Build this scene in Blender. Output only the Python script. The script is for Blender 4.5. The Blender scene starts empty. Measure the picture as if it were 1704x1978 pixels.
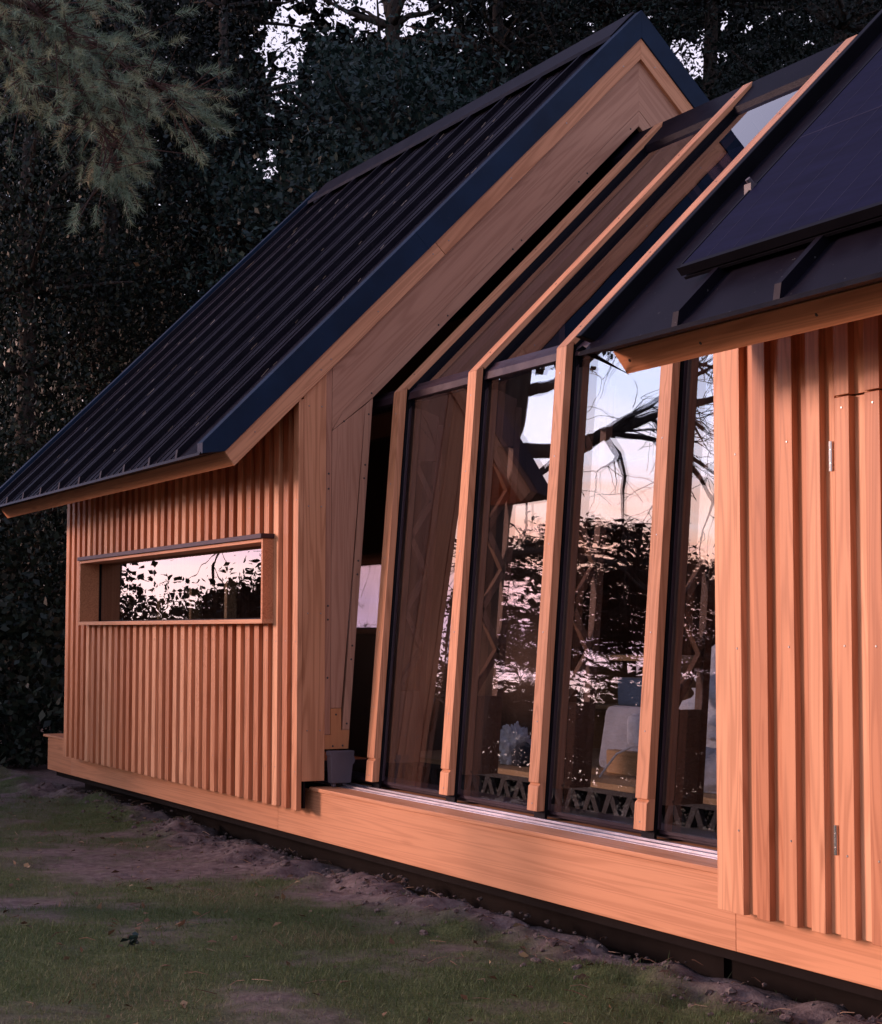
import bpy, bmesh, math, random
import numpy as np
from mathutils import Vector, Matrix
random.seed(7)
rng = np.random.default_rng(11)
sc = bpy.context.scene
C = sc.collection
R = math.radians

# ------------------------------------------------------------------ camera
f, TH, PT, RL = 3498.085, .46709, .06618, .00162
cth, sth, cp, sp = math.cos(TH), math.sin(TH), math.cos(PT), math.sin(PT)
EYE = Vector((0, 0, 1.5))
fwd = Vector((-cth*cp, sth*cp, sp))
rgt0 = Vector((sth, cth, 0))
up0 = rgt0.cross(fwd)
rgt = rgt0*math.cos(RL) + up0*math.sin(RL)
up = up0*math.cos(RL) - rgt0*math.sin(RL)
cam = bpy.data.cameras.new('camera')
co = bpy.data.objects.new('camera', cam); C.objects.link(co)
m = Matrix((rgt, up, -fwd)).transposed().to_4x4(); m.translation = EYE
co.matrix_world = m
cam.sensor_fit = 'HORIZONTAL'; cam.sensor_width = 36; cam.lens = 36*f/1704
cam.clip_end = 2000; cam.clip_start = .05
sc.camera = co

# ------------------------------------------------------------------ mesh helpers
class MB:
    def __init__(s): s.v=[]; s.f=[]; s.t=[]; s.m=[]; s.n=0
    def add(s, vs, fs, tone=None, mi=0):
        b = len(s.v); tone = random.random() if tone is None else tone
        s.v += [tuple(v) for v in vs]; s.t += [tone]*len(vs)
        s.f += [tuple(b+i for i in q) for q in fs]; s.m += [mi]*len(fs)
        return s
    def box(s, x0,x1,y0,y1,z0,z1, tone=None, mi=0):
        vs=[(x,y,z) for x in (x0,x1) for y in (y0,y1) for z in (z0,z1)]
        return s.add(vs,[(0,1,3,2),(4,6,7,5),(0,4,5,1),(2,3,7,6),(0,2,6,4),(1,5,7,3)],tone,mi)
    def prism(s, poly, x0, x1, tone=None, mi=0):      # polygon in (Y,Z) extruded along X
        n=len(poly)
        a=sum(poly[i][0]*poly[(i+1)%n][1]-poly[(i+1)%n][0]*poly[i][1] for i in range(n))
        if a<0: poly=poly[::-1]
        vs=[(x0,y,z) for y,z in poly]+[(x1,y,z) for y,z in poly]
        fs=[tuple(range(n))[::-1], tuple(range(n,2*n))]+[(i,(i+1)%n,n+(i+1)%n,n+i) for i in range(n)]
        return s.add(vs,fs,tone,mi)
    def tube(s, pts, rad, seg=6, tone=None, mi=0, cap=True):
        pts=[Vector(p) for p in pts]; rad=rad if hasattr(rad,'__len__') else [rad]*len(pts)
        vs=[];fs=[]; d0=None
        for i,p in enumerate(pts):
            d=(pts[min(i+1,len(pts)-1)]-pts[max(i-1,0)]).normalized()
            a=d.orthogonal().normalized() if d0 is None else (d0-d*d0.dot(d)).normalized()
            d0=a; b=d.cross(a)
            for k in range(seg):
                t=2*math.pi*k/seg; vs.append(p+(a*math.cos(t)+b*math.sin(t))*rad[i])
        for i in range(len(pts)-1):
            for k in range(seg):
                k2=(k+1)%seg; fs.append((i*seg+k,i*seg+k2,(i+1)*seg+k2,(i+1)*seg+k))
        if cap: fs+=[tuple(range(seg))[::-1], tuple((len(pts)-1)*seg+k for k in range(seg))]
        return s.add(vs,fs,tone,mi)

def empty(name, loc):
    o=bpy.data.objects.new(name,None); C.objects.link(o); o.location=loc; o.empty_display_size=.2
    return o
def tag(o, label=None, cat=None, group=None, kind=None):
    for k,v in (('label',label),('category',cat),('group',group),('kind',kind)):
        if v: o[k]=v
    return o
def wpos(o):
    p=Vector((0,0,0))
    while o: p+=o.location; o=o.parent
    return p
def link(name, me, mats, parent=None):
    for mt in (mats if isinstance(mats,(list,tuple)) else [mats]): me.materials.append(mt)
    o=bpy.data.objects.new(name,me); C.objects.link(o)
    if parent: o.parent=parent
    return o
def part(name, mb, mats, parent=None, bevel=0, smooth=False, base=None):
    """link a mesh given in world coordinates; as child, or as a thing standing at base"""
    off = wpos(parent) if parent else Vector(base or (0,0,0))
    me=bpy.data.meshes.new(name)
    me.from_pydata([tuple(Vector(v)-off) for v in mb.v],[],mb.f)
    at=me.attributes.new('tone','FLOAT','POINT'); at.data.foreach_set('value',np.array(mb.t,dtype=np.float32))
    me.polygons.foreach_set('material_index',mb.m)
    if smooth: me.polygons.foreach_set('use_smooth',[True]*len(mb.f))
    me.update()
    o=link(name,me,mats,parent)
    if not parent: o.location=off
    if bevel:
        b=o.modifiers.new('bevel','BEVEL'); b.width=bevel; b.segments=2; b.limit_method='ANGLE'; b.angle_limit=R(40)
    return o
def part_each(name, mb, mats, parent, joined=None, **kw):
    """every added solid becomes a part of its own (or one per value of joined(centre))"""
    adj={}; comp=list(range(len(mb.v)))
    def find(a):
        while comp[a]!=a: comp[a]=comp[comp[a]]; a=comp[a]
        return a
    for q in mb.f:
        for k in q[1:]: comp[find(k)]=find(q[0])
    for fi,q in enumerate(mb.f): adj.setdefault(find(q[0]),[]).append(fi)
    groups={}
    for r_,fs in adj.items():
        ids=sorted({i for fi in fs for i in mb.f[fi]})
        c=sum((Vector(mb.v[i]) for i in ids),Vector())/len(ids)
        groups.setdefault(joined(c) if joined else r_,[]).extend(fs)
    out=[]
    for fs in groups.values():
        ids=sorted({i for fi in fs for i in mb.f[fi]}); mp={i:k for k,i in enumerate(ids)}
        g=MB(); g.v=[mb.v[i] for i in ids]; g.t=[mb.t[i] for i in ids]; g.f=[tuple(mp[i] for i in mb.f[fi]) for fi in fs]; g.m=[mb.m[fi] for fi in fs]
        out.append(part(name,g,mats,parent,**kw))
    return out
SIDE=lambda c: c.y>YR
def npmesh(name, V, F, tone, mats, parent=None, base=None, smooth=False):
    """numpy mesh, F (n,k) faces of constant size"""
    off=np.array(wpos(parent) if parent else (base or (0,0,0)),dtype=np.float64)
    V=np.asarray(V,dtype=np.float64)-off
    me=bpy.data.meshes.new(name); n,k=F.shape
    me.vertices.add(len(V)); me.vertices.foreach_set('co',V.astype(np.float32).ravel())
    me.loops.add(n*k); me.loops.foreach_set('vertex_index',F.astype(np.int32).ravel())
    me.polygons.add(n); me.polygons.foreach_set('loop_start',np.arange(0,n*k,k,dtype=np.int32))
    me.polygons.foreach_set('loop_total',np.full(n,k,dtype=np.int32))
    if smooth: me.polygons.foreach_set('use_smooth',np.ones(n,dtype=bool))
    at=me.attributes.new('tone','FLOAT','POINT'); at.data.foreach_set('value',np.asarray(tone,dtype=np.float32))
    me.update(calc_edges=True); me.validate()
    o=link(name,me,mats,parent)
    if not parent: o.location=tuple(off)
    return o

# ------------------------------------------------------------------ materials
def mat(name):
    mt=bpy.data.materials.new(name); mt.use_nodes=True
    nt=mt.node_tree; nt.nodes.clear()
    out=nt.nodes.new('ShaderNodeOutputMaterial')
    return mt,nt,out
def nd(nt,t,**k):
    n=nt.nodes.new(t)
    for a,b in k.items(): setattr(n,a,b)
    return n
def setin(n,**k):
    for a,b in k.items(): n.inputs[a.replace('_',' ')].default_value=b
def math_n(nt,op,a,b=None,c=None):
    n=nd(nt,'ShaderNodeMath',operation=op)
    for i,v in enumerate((a,b,c)):
        if v is None: continue
        if isinstance(v,(int,float)): n.inputs[i].default_value=v
        else: nt.links.new(v,n.inputs[i])
    return n.outputs[0]
def ramp(nt,fac,stops,interp='LINEAR'):
    r=nd(nt,'ShaderNodeValToRGB'); r.color_ramp.interpolation=interp
    e=r.color_ramp.elements
    while len(e)<len(stops): e.new(.5)
    for el,(p,c) in zip(e,stops): el.position=p; el.color=tuple(c)+(1,)
    nt.links.new(fac,r.inputs[0]); return r.outputs[0]
def mapped(nt,scale,rot=(0,0,0),loc=(0,0,0)):
    tc=nd(nt,'ShaderNodeTexCoord'); mp=nd(nt,'ShaderNodeMapping')
    mp.inputs['Scale'].default_value=scale; mp.inputs['Rotation'].default_value=rot; mp.inputs['Location'].default_value=loc
    # rotate first, then stretch
    if any(rot):
        m0=nd(nt,'ShaderNodeMapping'); m0.inputs['Rotation'].default_value=rot
        mp.inputs['Rotation'].default_value=(0,0,0)
        nt.links.new(tc.outputs['Object'],m0.inputs[0]); nt.links.new(m0.outputs[0],mp.inputs[0])
    else: nt.links.new(tc.outputs['Object'],mp.inputs[0])
    return mp.outputs[0]
def noise(nt,vec,scale,detail=3,rough=.55,dist=0):
    n=nd(nt,'ShaderNodeTexNoise'); nt.links.new(vec,n.inputs['Vector'])
    setin(n,Scale=scale,Detail=detail,Roughness=rough,Distortion=dist); return n.outputs[0]

def wood(name, axis='Z', col=(.60,.268,.140), dark=(.37,.140,.064), rot=(0,0,0), rough=.5, figure=.55, tonev=.27, knots=True):
    mt,nt,out=mat(name); L=nt.links.new
    st={'X':(.26,15,15),'Y':(9,.55,9),'Z':(9,9,.55)}[axis]
    fi={'X':(3,160,160),'Y':(160,3,160),'Z':(160,160,3)}[axis]
    at=nd(nt,'ShaderNodeAttribute',attribute_name='tone')
    v=mapped(nt,st,rot)
    va=nd(nt,'ShaderNodeVectorMath',operation='ADD'); L(v,va.inputs[0])
    cx=nd(nt,'ShaderNodeCombineXYZ'); s=math_n(nt,'MULTIPLY',at.outputs['Fac'],37.)
    for i in range(3): L(s,cx.inputs[i])
    L(cx.outputs[0],va.inputs[1])
    n=noise(nt,va.outputs[0],1.,2,.5,.4)
    band=math_n(nt,'SINE',math_n(nt,'MULTIPLY',n,55.))
    band=math_n(nt,'MULTIPLY_ADD',band,.5,.5)
    band=math_n(nt,'POWER',band,1.7)
    big=noise(nt,va.outputs[0],.45,2)
    fib=noise(nt,mapped(nt,fi,rot),1.,2,.6)
    fac=math_n(nt,'MULTIPLY',band,figure)
    fac=math_n(nt,'ADD',fac,math_n(nt,'MULTIPLY',math_n(nt,'SUBTRACT',fib,.5),.55))
    fac=math_n(nt,'ADD',fac,math_n(nt,'MULTIPLY',math_n(nt,'SUBTRACT',big,.42),.55))
    if knots:
        vo=nd(nt,'ShaderNodeTexVoronoi'); setin(vo,Scale=1.)
        ks={'X':(1.1,7,7),'Y':(7,1.1,7),'Z':(7,7,1.1)}[axis]
        vk=nd(nt,'ShaderNodeVectorMath',operation='ADD'); L(mapped(nt,ks,rot),vk.inputs[0]); L(cx.outputs[0],vk.inputs[1]); L(vk.outputs[0],vo.inputs['Vector'])
        kn=math_n(nt,'SUBTRACT',1.,math_n(nt,'MULTIPLY',vo.outputs['Distance'],7.)); kn=math_n(nt,'MAXIMUM',kn,0.)
        fac=math_n(nt,'ADD',fac,math_n(nt,'MULTIPLY',kn,.8))
    mx=nd(nt,'ShaderNodeMix',data_type='RGBA',clamp_factor=True); L(fac,mx.inputs[0])
    mx.inputs[6].default_value=col+(1,); mx.inputs[7].default_value=dark+(1,)
    hs=nd(nt,'ShaderNodeHueSaturation'); L(mx.outputs[2],hs.inputs['Color'])
    L(math_n(nt,'MULTIPLY_ADD',at.outputs['Fac'],2*tonev,1-tonev),hs.inputs['Value'])
    L(math_n(nt,'MULTIPLY_ADD',at.outputs['Fac'],-.16,1.08),hs.inputs['Saturation'])
    L(math_n(nt,'MULTIPLY_ADD',at.outputs['Fac'],.012,.494),hs.inputs['Hue'])
    p=nd(nt,'ShaderNodeBsdfPrincipled'); L(hs.outputs[0],p.inputs['Base Color'])
    setin(p,Roughness=rough); p.inputs['Specular IOR Level'].default_value=.35
    bp=nd(nt,'ShaderNodeBump'); setin(bp,Strength=.12,Distance=.002); L(fib,bp.inputs['Height']); L(bp.outputs[0],p.inputs['Normal'])
    L(p.outputs[0],out.inputs[0]); return mt

def metal(name, col, rough=.4, spec=.5, metallic=0., speck=0., streak=None):
    mt,nt,out=mat(name); L=nt.links.new
    p=nd(nt,'ShaderNodeBsdfPrincipled'); setin(p,Roughness=rough,Metallic=metallic); p.inputs['Specular IOR Level'].default_value=spec
    n=noise(nt,mapped(nt,(1,1,1)),3.,5,.6)
    c=ramp(nt,n,[(.3,tuple(x*.8 for x in col)),(.7,tuple(x*1.25 for x in col))])
    if speck:
        v=noise(nt,mapped(nt,(1,1,1)),70.,1,.4)
        m2=nd(nt,'ShaderNodeMix',data_type='RGBA',clamp_factor=True)
        L(ramp(nt,v,[(.76,(0,0,0)),(.80,(1,1,1))]),m2.inputs[0]); L(c,m2.inputs[6]); m2.inputs[7].default_value=(speck,speck,speck*1.1,1)
        c=m2.outputs[2]
    L(c,p.inputs['Base Color'])
    r2=noise(nt,mapped(nt,(1,1,1)),9.,4,.6)
    L(math_n(nt,'MULTIPLY_ADD',r2,.22,rough-.11),p.inputs['Roughness'])
    L(p.outputs[0],out.inputs[0]); return mt

def dull(name, col, f0=.02, f90=.25, rough=.4, speck=0., grain=(1,1,1)):
    mt,nt,out=mat(name); L=nt.links.new
    n=noise(nt,mapped(nt,grain),3.,5,.6)
    c=ramp(nt,n,[(.3,tuple(x*.75 for x in col)),(.7,tuple(x*1.3 for x in col))])
    if speck:
        v=noise(nt,mapped(nt,(1,1,1)),70.,1,.4)
        m2=nd(nt,'ShaderNodeMix',data_type='RGBA',clamp_factor=True)
        L(ramp(nt,v,[(.76,(0,0,0)),(.80,(1,1,1))]),m2.inputs[0]); L(c,m2.inputs[6]); m2.inputs[7].default_value=(speck,speck,speck*1.1,1); c=m2.outputs[2]
    df=nd(nt,'ShaderNodeBsdfDiffuse'); L(c,df.inputs[0])
    gl=nd(nt,'ShaderNodeBsdfGlossy'); gl.inputs['Color'].default_value=(.85,.85,1,1)
    r2=noise(nt,mapped(nt,grain),9.,4,.6); L(math_n(nt,'MULTIPLY_ADD',r2,.24,rough-.12),gl.inputs['Roughness'])
    lw=nd(nt,'ShaderNodeLayerWeight'); lw.inputs[0].default_value=.5
    fac=math_n(nt,'MULTIPLY_ADD',math_n(nt,'POWER',lw.outputs['Facing'],5.),f90-f0,f0)
    mx=nd(nt,'ShaderNodeMixShader'); L(fac,mx.inputs[0]); L(df.outputs[0],mx.inputs[1]); L(gl.outputs[0],mx.inputs[2]); L(mx.outputs[0],out.inputs[0]); return mt

def leafmat(name, stops, rough=.45, spec=.35, trans=.15):
    mt,nt,out=mat(name); L=nt.links.new
    at=nd(nt,'ShaderNodeAttribute',attribute_name='tone')
    c=ramp(nt,at.outputs['Fac'],stops)
    p=nd(nt,'ShaderNodeBsdfPrincipled'); L(c,p.inputs['Base Color']); setin(p,Roughness=rough); p.inputs['Specular IOR Level'].default_value=spec
    t=nd(nt,'ShaderNodeBsdfTranslucent'); L(c,t.inputs[0])
    mx=nd(nt,'ShaderNodeMixShader'); mx.inputs[0].default_value=trans; L(p.outputs[0],mx.inputs[1]); L(t.outputs[0],mx.inputs[2])
    L(mx.outputs[0],out.inputs[0]); return mt

def cloth(name,col,rough=.9,weave=0,scale=60):
    mt,nt,out=mat(name); L=nt.links.new
    p=nd(nt,'ShaderNodeBsdfPrincipled'); setin(p,Roughness=rough); p.inputs['Sheen Weight'].default_value=.2
    n=noise(nt,mapped(nt,(1,1,1)),6.,4)
    L(ramp(nt,n,[(.3,tuple(x*.82 for x in col)),(.7,tuple(min(1,x*1.1) for x in col))]),p.inputs['Base Color'])
    bp=nd(nt,'ShaderNodeBump'); setin(bp,Strength=.5 if weave else .2,Distance=.004)
    if weave:
        v=nd(nt,'ShaderNodeTexVoronoi'); L(mapped(nt,(1,1,1.6)),v.inputs[0]); setin(v,Scale=scale); L(v.outputs[0],bp.inputs['Height'])
    else: L(noise(nt,mapped(nt,(1,1,1)),25.,3),bp.inputs['Height'])
    L(bp.outputs[0],p.inputs['Normal']); L(p.outputs[0],out.inputs[0]); return mt

def glassmat(name,F0=.2,tint=(.80,.80,.83),wave=.035,seed=0):
    mt,nt,out=mat(name); L=nt.links.new
    g=nd(nt,'ShaderNodeNewGeometry')
    dt=nd(nt,'ShaderNodeVectorMath',operation='DOT_PRODUCT'); L(g.outputs['Normal'],dt.inputs[0]); L(g.outputs['Incoming'],dt.inputs[1])
    c=math_n(nt,'ABSOLUTE',dt.outputs['Value'])
    s=math_n(nt,'POWER',math_n(nt,'SUBTRACT',1.,c),5.)
    fac=math_n(nt,'MULTIPLY_ADD',s,1-F0,F0)
    gl=nd(nt,'ShaderNodeBsdfGlossy'); gl.inputs['Roughness'].default_value=0.0; gl.inputs['Color'].default_value=(.97,.96,1,1)
    bp=nd(nt,'ShaderNodeBump'); setin(bp,Strength=1.,Distance=wave*.02)
    n=noise(nt,mapped(nt,(1.6,1.6,1.1),loc=(seed,seed,seed)),1.6,1,.4); L(n,bp.inputs['Height']); L(bp.outputs[0],gl.inputs['Normal'])
    tr=nd(nt,'ShaderNodeBsdfTransparent'); tr.inputs[0].default_value=tint+(1,)
    mx=nd(nt,'ShaderNodeMixShader'); L(fac,mx.inputs[0]); L(tr.outputs[0],mx.inputs[1]); L(gl.outputs[0],mx.inputs[2])
    L(mx.outputs[0],out.inputs[0]); return mt

WZ=wood('wood_vertical','Z'); WX=wood('wood_lengthwise','X',figure=.5,tonev=.10)
WP=wood('wood_beam_figured','X',figure=.42,tonev=.06)
SL=R(-45)
WS=wood('wood_sloping','Y',rot=(R(-45),0,0)); WS2=wood('wood_sloping_far','Y',rot=(R(45),0,0))
WPLY=wood('plywood_vertical','Z',col=(.46,.235,.155),dark=(.29,.125,.078),figure=.42,tonev=.10)
WPLYS=wood('plywood_sloping','Y',rot=(R(-45),0,0),col=(.46,.235,.155),dark=(.29,.125,.078),figure=.42,tonev=.10)
WPLYS2=wood('plywood_sloping_far','Y',rot=(R(45),0,0),col=(.46,.235,.155),dark=(.29,.125,.078),figure=.42,tonev=.10)
WORG=wood('wood_orange','Z',col=(.52,.22,.10),dark=(.36,.13,.05),figure=.2)
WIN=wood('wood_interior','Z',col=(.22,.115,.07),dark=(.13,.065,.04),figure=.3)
WFL=wood('wood_floor','X',col=(.50,.32,.16),dark=(.33,.19,.085),figure=.4)
ROOF=dull('roof_metal',(.0055,.0046,.0088),.014,.10,.34,speck=.06)
NAVY=dull('navy_trim_metal',(.0055,.017,.042),.012,.10,.45,speck=.05)
BLK=dull('black_metal',(.0035,.0033,.005),.012,.12,.4)
FRAME=dull('dark_frame_aluminium',(.030,.016,.021),.04,.30,.35)
ALU=metal('rail_aluminium',(.45,.43,.50),.42,.5,metallic=1.)
STEEL=metal('hinge_steel',(.55,.52,.52),.25,.5,metallic=1.)
SCR=metal('screw_steel',(.34,.32,.33),.35,.5,metallic=1.)
SCRD=metal('screw_dark',(.05,.04,.04),.4,.4)
GREYP=metal('grey_plastic',(.085,.07,.088),.55,.4)
RUST=metal('rusty_steel',(.010,.007,.007),.9,.1)
TRUSS=metal('truss_steel',(.06,.055,.055),.6,.3)
GLASS=glassmat('pane_glass',.16,(.88,.88,.90),.05); GLASS2=glassmat('inner_pane_glass',.15,(.88,.88,.90),.06,3.7); GLASSR=glassmat('roof_glass',.19,(.50,.46,.58))
GLASSW=glassmat('window_glass',.20,(.6,.6,.62),.05)

CELLS=dull('solar_cells',(.0055,.0065,.024),.010,.055,.45,grain=(1,9,9))


# ------------------------------------------------------------------ roof helpers (roof is 45 degrees, ridge at YR)
YR=7.131
def mir(y): return 2*YR-y
def slab(mb, k0, k1, yo, x0, x1, side=0, tone=None, yi=None, mi=0, eave=None):
    """slope slab between offset lines z=y+k0 (upper) and z=y+k1 (lower), from eave yo to ridge; eave = lower eave point"""
    yi=YR if yi is None else yi
    lo=eave or (yo+(k0-k1)/2, yo+(k0+k1)/2)
    poly=[(yo,yo+k0),(yi,yi+k0),(yi,yi+k1),lo]
    if side: poly=[(mir(y),z) for y,z in poly]
    return mb.prism(poly,x0,x1,tone,mi)

KV,KB,KW=-1.098,-1.303,-1.459     # verge top, verge bottom = bargeboard top, bargeboard bottom
KP=-1.165                          # roof pan
YE=3.80
FA,FB=(3.953,2.652),(4.023,2.562)  # eave fascia upper and lower front edge

def roof(th, x0, x1, ribs, lb):
    r=MB()
    for sd in (0,1):
        slab(r,KP,KP-.16,YE,x0+.02,x1-.02,sd,eave=(3.99,3.99+KP-.16))
    rib=MB()
    oo=part_each('roof_covering',r,ROOF,th); o=oo[0]
    for sd in (0,1):
        for x in ribs:
            y0=YE-.004
            poly=[(y0,y0+KP-.01),(y0+.012,y0+KP+.056+.012),(YR-.14,YR-.14+KP+.056),(YR-.14,YR-.14+KP-.01)]
            if sd: poly=[(mir(a),b) for a,b in poly]
            rib.prism(poly,x-.019,x+.019)
        xs=sorted(ribs)
        for a,b in (zip(xs,xs[1:]) if lb=='L' else ()):
            for q in (.25,.5,.75):
                x=a+(b-a)*q
                poly=[(YE+.01,YE+.01+KP-.01),(YE+.01,YE+.01+KP+.008),(YR-.1,YR-.1+KP+.008),(YR-.1,YR-.1+KP-.01)]
                if sd: poly=[(mir(u),v) for u,v in poly]
                rib.prism(poly,x-.008,x+.008)
    part('standing_seams',rib,ROOF,o)
    d=MB()
    for sd in (0,1):
        poly=[(YE-.012,YE+KP-.014),(YE-.004,YE+KP+.006),(3.99,2.70),(FA[0]+.004,FA[1]+.004)]
        if sd: poly=[(mir(u),v) for u,v in poly]
        d.prism(poly,x0+(.03 if lb=='L' else .011),x1-.03)
    part_each('drip_edge',d,BLK,th)
    # eave fascia of wood, cut square to the slope
    fa=MB()
    for sd in (0,1):
        poly=[FA,FB,(FB[0]+.035,FB[1]+.03),(FA[0]+.035,FA[1]+.03)]
        if sd: poly=[(mir(u),v) for u,v in poly]
        fa.prism(poly,x0+(.045 if lb=='L' else .011),x1-.045,tone=.35)
    part_each('eave_fascia',fa,WX,th,bevel=.003)
    so=MB()
    for sd in (0,1):
        poly=[(4.05,4.05+KW+.012),(4.62,4.62+KW+.012),(4.62,4.62+KW+.035),(4.05,4.05+KW+.035)]
        if sd: poly=[(mir(u),v) for u,v in poly]
        so.prism(poly,x0+.05,x1-.05,tone=.3)
    part_each('soffit',so,WX,th)
    return o

SCREW=None
def screw_mesh(r=.0055):
    bm=bmesh.new(); bmesh.ops.create_cone(bm,cap_ends=True,segments=10,radius1=r,radius2=r*.75,depth=.003)
    me=bpy.data.meshes.new('screw'); bm.to_mesh(me); bm.free()
    at=me.attributes.new('tone','FLOAT','POINT')
    return me
SM_L=screw_mesh(); SM_L.materials.append(SCR)
SM_D=screw_mesh(.0075); SM_D.materials.append(SCRD)
def screw(parent, p, n, me):
    o=bpy.data.objects.new('screw',me); C.objects.link(o); o.parent=parent
    o.location=Vector(p)-wpos(parent); o.rotation_euler=Vector(n).to_track_quat('Z','Y').to_euler()
    return o
NX=(1,0,0)

# ------------------------------------------------------------------ LEFT SHELL
ls=tag(empty('sliding_cabin_shell',(-13.8,YR,.35)),'long timber cabin shell with dark pitched roof and low ribbon window, left of the glass','cabin shell')
XA,XB=-17.1,-10.9
ribsL=[-11.43-.592*i for i in range(10)]
roofL=roof(ls,XA,XB,ribsL,'L')
# verge trim (navy), two ends
for x0,x1 in ((XB-.10,XB),(XA,XA+.10)):
    for sd in (0,1):
        segs=[(None,None)]
        b=MB()
        poly=[(3.800,2.700),(YR,YR+KV),(YR,YR+KB),(FA[0]+.002,FA[1]),(3.80,2.630)]
        if sd: poly=[(mir(u),v) for u,v in poly]
        b.prism(poly,x0,x1)
        if not sd and x0>-12:
            jy=5.301; nn=.0025
            b.prism([(jy,jy+KV+.002),(jy+.006,jy+.006+KV+.002),(jy+.106,jy-.096+KV-.008),(jy+.10,jy-.10+KV-.008)],x1-.01,x1+.0015)
        part('verge_trim',b,NAVY,ls,bevel=.002)
# bargeboards of the visible gable
def barge(y0,y1,sd,first=False):
    b=MB()
    if first: poly=[FA,(y1-.05,y1-.05+KB),(y1+.028,y1+.028+KW),FB]
    elif y1>=YR: poly=[(y0-.05,y0-.05+KB),(YR,YR+KB),(YR,YR+KW),(y0+.028,y0+.028+KW)]
    if first and y1>=YR: poly=[FA,(YR,YR+KB),(YR,YR+KW),FB]
    if sd: poly=[(mir(u),v) for u,v in poly]
    b.prism(poly,XB-.06,XB-.014,tone=.62 if first else .5)
    return part('bargeboard',b,WS2 if sd else WS,ls,bevel=.0025)
bb1=barge(None,5.505,0,True); bb2=barge(5.507,YR,0); bb3=barge(None,YR,1,True)
for y in (4.16,4.62,4.69,5.03,5.44):
    screw(bb1,(XB-.013,y,y-1.385+random.uniform(-.02,.02)),NX,SM_L)
for y in (5.56,6.05,6.5,6.98): screw(bb2,(XB-.013,y,y-1.385),NX,SM_L)
for y in (YR+.12,YR+.7): screw(bb3,(XB-.013,y,mir(y)-1.385),NX,SM_L)
# ridge cap
rc=MB()
for sd in (0,1):
    poly=[(YR-.20,YR-.20+KP+.078),(YR,YR+KP+.090),(YR,YR+KP+.078),(YR-.20,YR-.20+KP+.066)]
    if sd: poly=[(mir(u),v) for u,v in poly]
    rc.prism(poly,XA+.35,XB-.11)
    poly=[(YR-.205,YR-.205+KP+.055),(YR-.199,YR-.199+KP+.082),(YR-.193,YR-.193+KP+.075),(YR-.197,YR-.2+KP+.05)]
    if sd: poly=[(mir(u),v) for u,v in poly]
    rc.prism(poly,XA+.35,XB-.11)
part('ridge_cap',rc,ROOF,roofL)
# pine needles lying on the roof
ndl=MB()
for i in range(150):
    x=random.uniform(-16.6,-11.1); y=random.uniform(4.0,6.95); k=KP+.012
    a=random.gauss(.95,.35); l=random.uniform(.03,.10)
    d=Vector((-math.cos(a)*.5,math.sin(a)*.7,math.sin(a)*.7)).normalized()*l
    p=Vector((x,y,y+k)); ndl.tube([p,p+d],.0018,3,tone=random.random())
NEED_DRY=leafmat('dry_needles',[(0,(.25,.17,.12)),(1,(.5,.38,.3))],.7,.2,0)
o_need=part('fallen_pine_needles',ndl,NEED_DRY,base=(-13.8,5.5,4.3)); tag(o_need,kind='stuff',label='dry pine needles scattered on the dark roof',cat='needles')

# front cladding
YW=4.47; ZB=.35; ZT=3.02
WX0,WX1,WZ0,WZ1=-15.87,-11.36,1.555,2.146   # ribbon window box
def clad(mb, xs_right, z0, z1, hole=None, w=.085, pitch=.1743, screws=()):
    for i,xr in enumerate(xs_right):
        for (a,b,y0,y1,bt) in ((xr-w,xr,YW,YW+.034,1),(xr-pitch-.004,xr-w+.004,YW+.030,YW+.055,0)):
            dz=random.uniform(-.002,.002); tn=random.random()
            rg=[(z0+dz+(.003 if not bt else 0),z1)]
            if hole and b>hole[0]-.0 and a<hole[1]+.0:
                if a<hole[0]-.002 or b>hole[1]+.002:
                    # split across the jamb
                    for (aa,bb,inn) in ((a,min(b,hole[0]),0),(max(a,hole[0]),min(b,hole[1]),1),(max(a,hole[1]),b,0)):
                        if bb-aa<.002: continue
                        for q in ([(rg[0][0],hole[2]),(hole[3],z1)] if inn else rg):
                            mb.box(aa,bb,y0,y1,q[0],q[1],tn)
                    continue
                rg=[(rg[0][0],hole[2]),(hole[3],z1)]
            for q in rg: mb.box(a,b,y0,y1,q[0],q[1],tn)
wl=MB()
xr=[-16.332+.1743*i for i in range(32)]
clad(wl,xr,ZB,ZT,(WX0,WX1,WZ0,WZ1))
wl.box(-16.608,-16.51,YW+.002,YW+.06,ZB,ZT,.5)
wo=part('front_wall',wl,WZ,ls,bevel=.0015)
for i,x in enumerate(xr):
    if i%2==0 or i>26:
        for z in (.60,1.44,2.36):
            if WX0<x<WX1+.1 and 1.5<z<2.2: continue
            o=screw(wo,(x-.03,YW-.0008,z+random.uniform(-.006,.006)),(0,-1,0),SM_L); o.scale=(.8,.8,.8)
bk=MB()   # dark lining behind the boards
for (a,b,c,d) in ((-16.6,WX0,ZB,ZT),(WX1,-10.95,ZB,ZT),(WX0,WX1,ZB,WZ0),(WX0,WX1,WZ1,ZT)):
    bk.box(a,b,YW+.056,YW+.07,c+.01,d+.02)
part('wall_lining',bk,BLK,ls)
en=MB(); en.prism([(4.53,.36),(mir(4.53),.36),(mir(4.53),3.05),(YR,5.62),(4.53,3.05)],-16.6,-16.52); en.box(-16.6,-10.96,mir(4.53),mir(4.48),.36,3.05)
part('rear_wall',en,WZ,ls)
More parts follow.
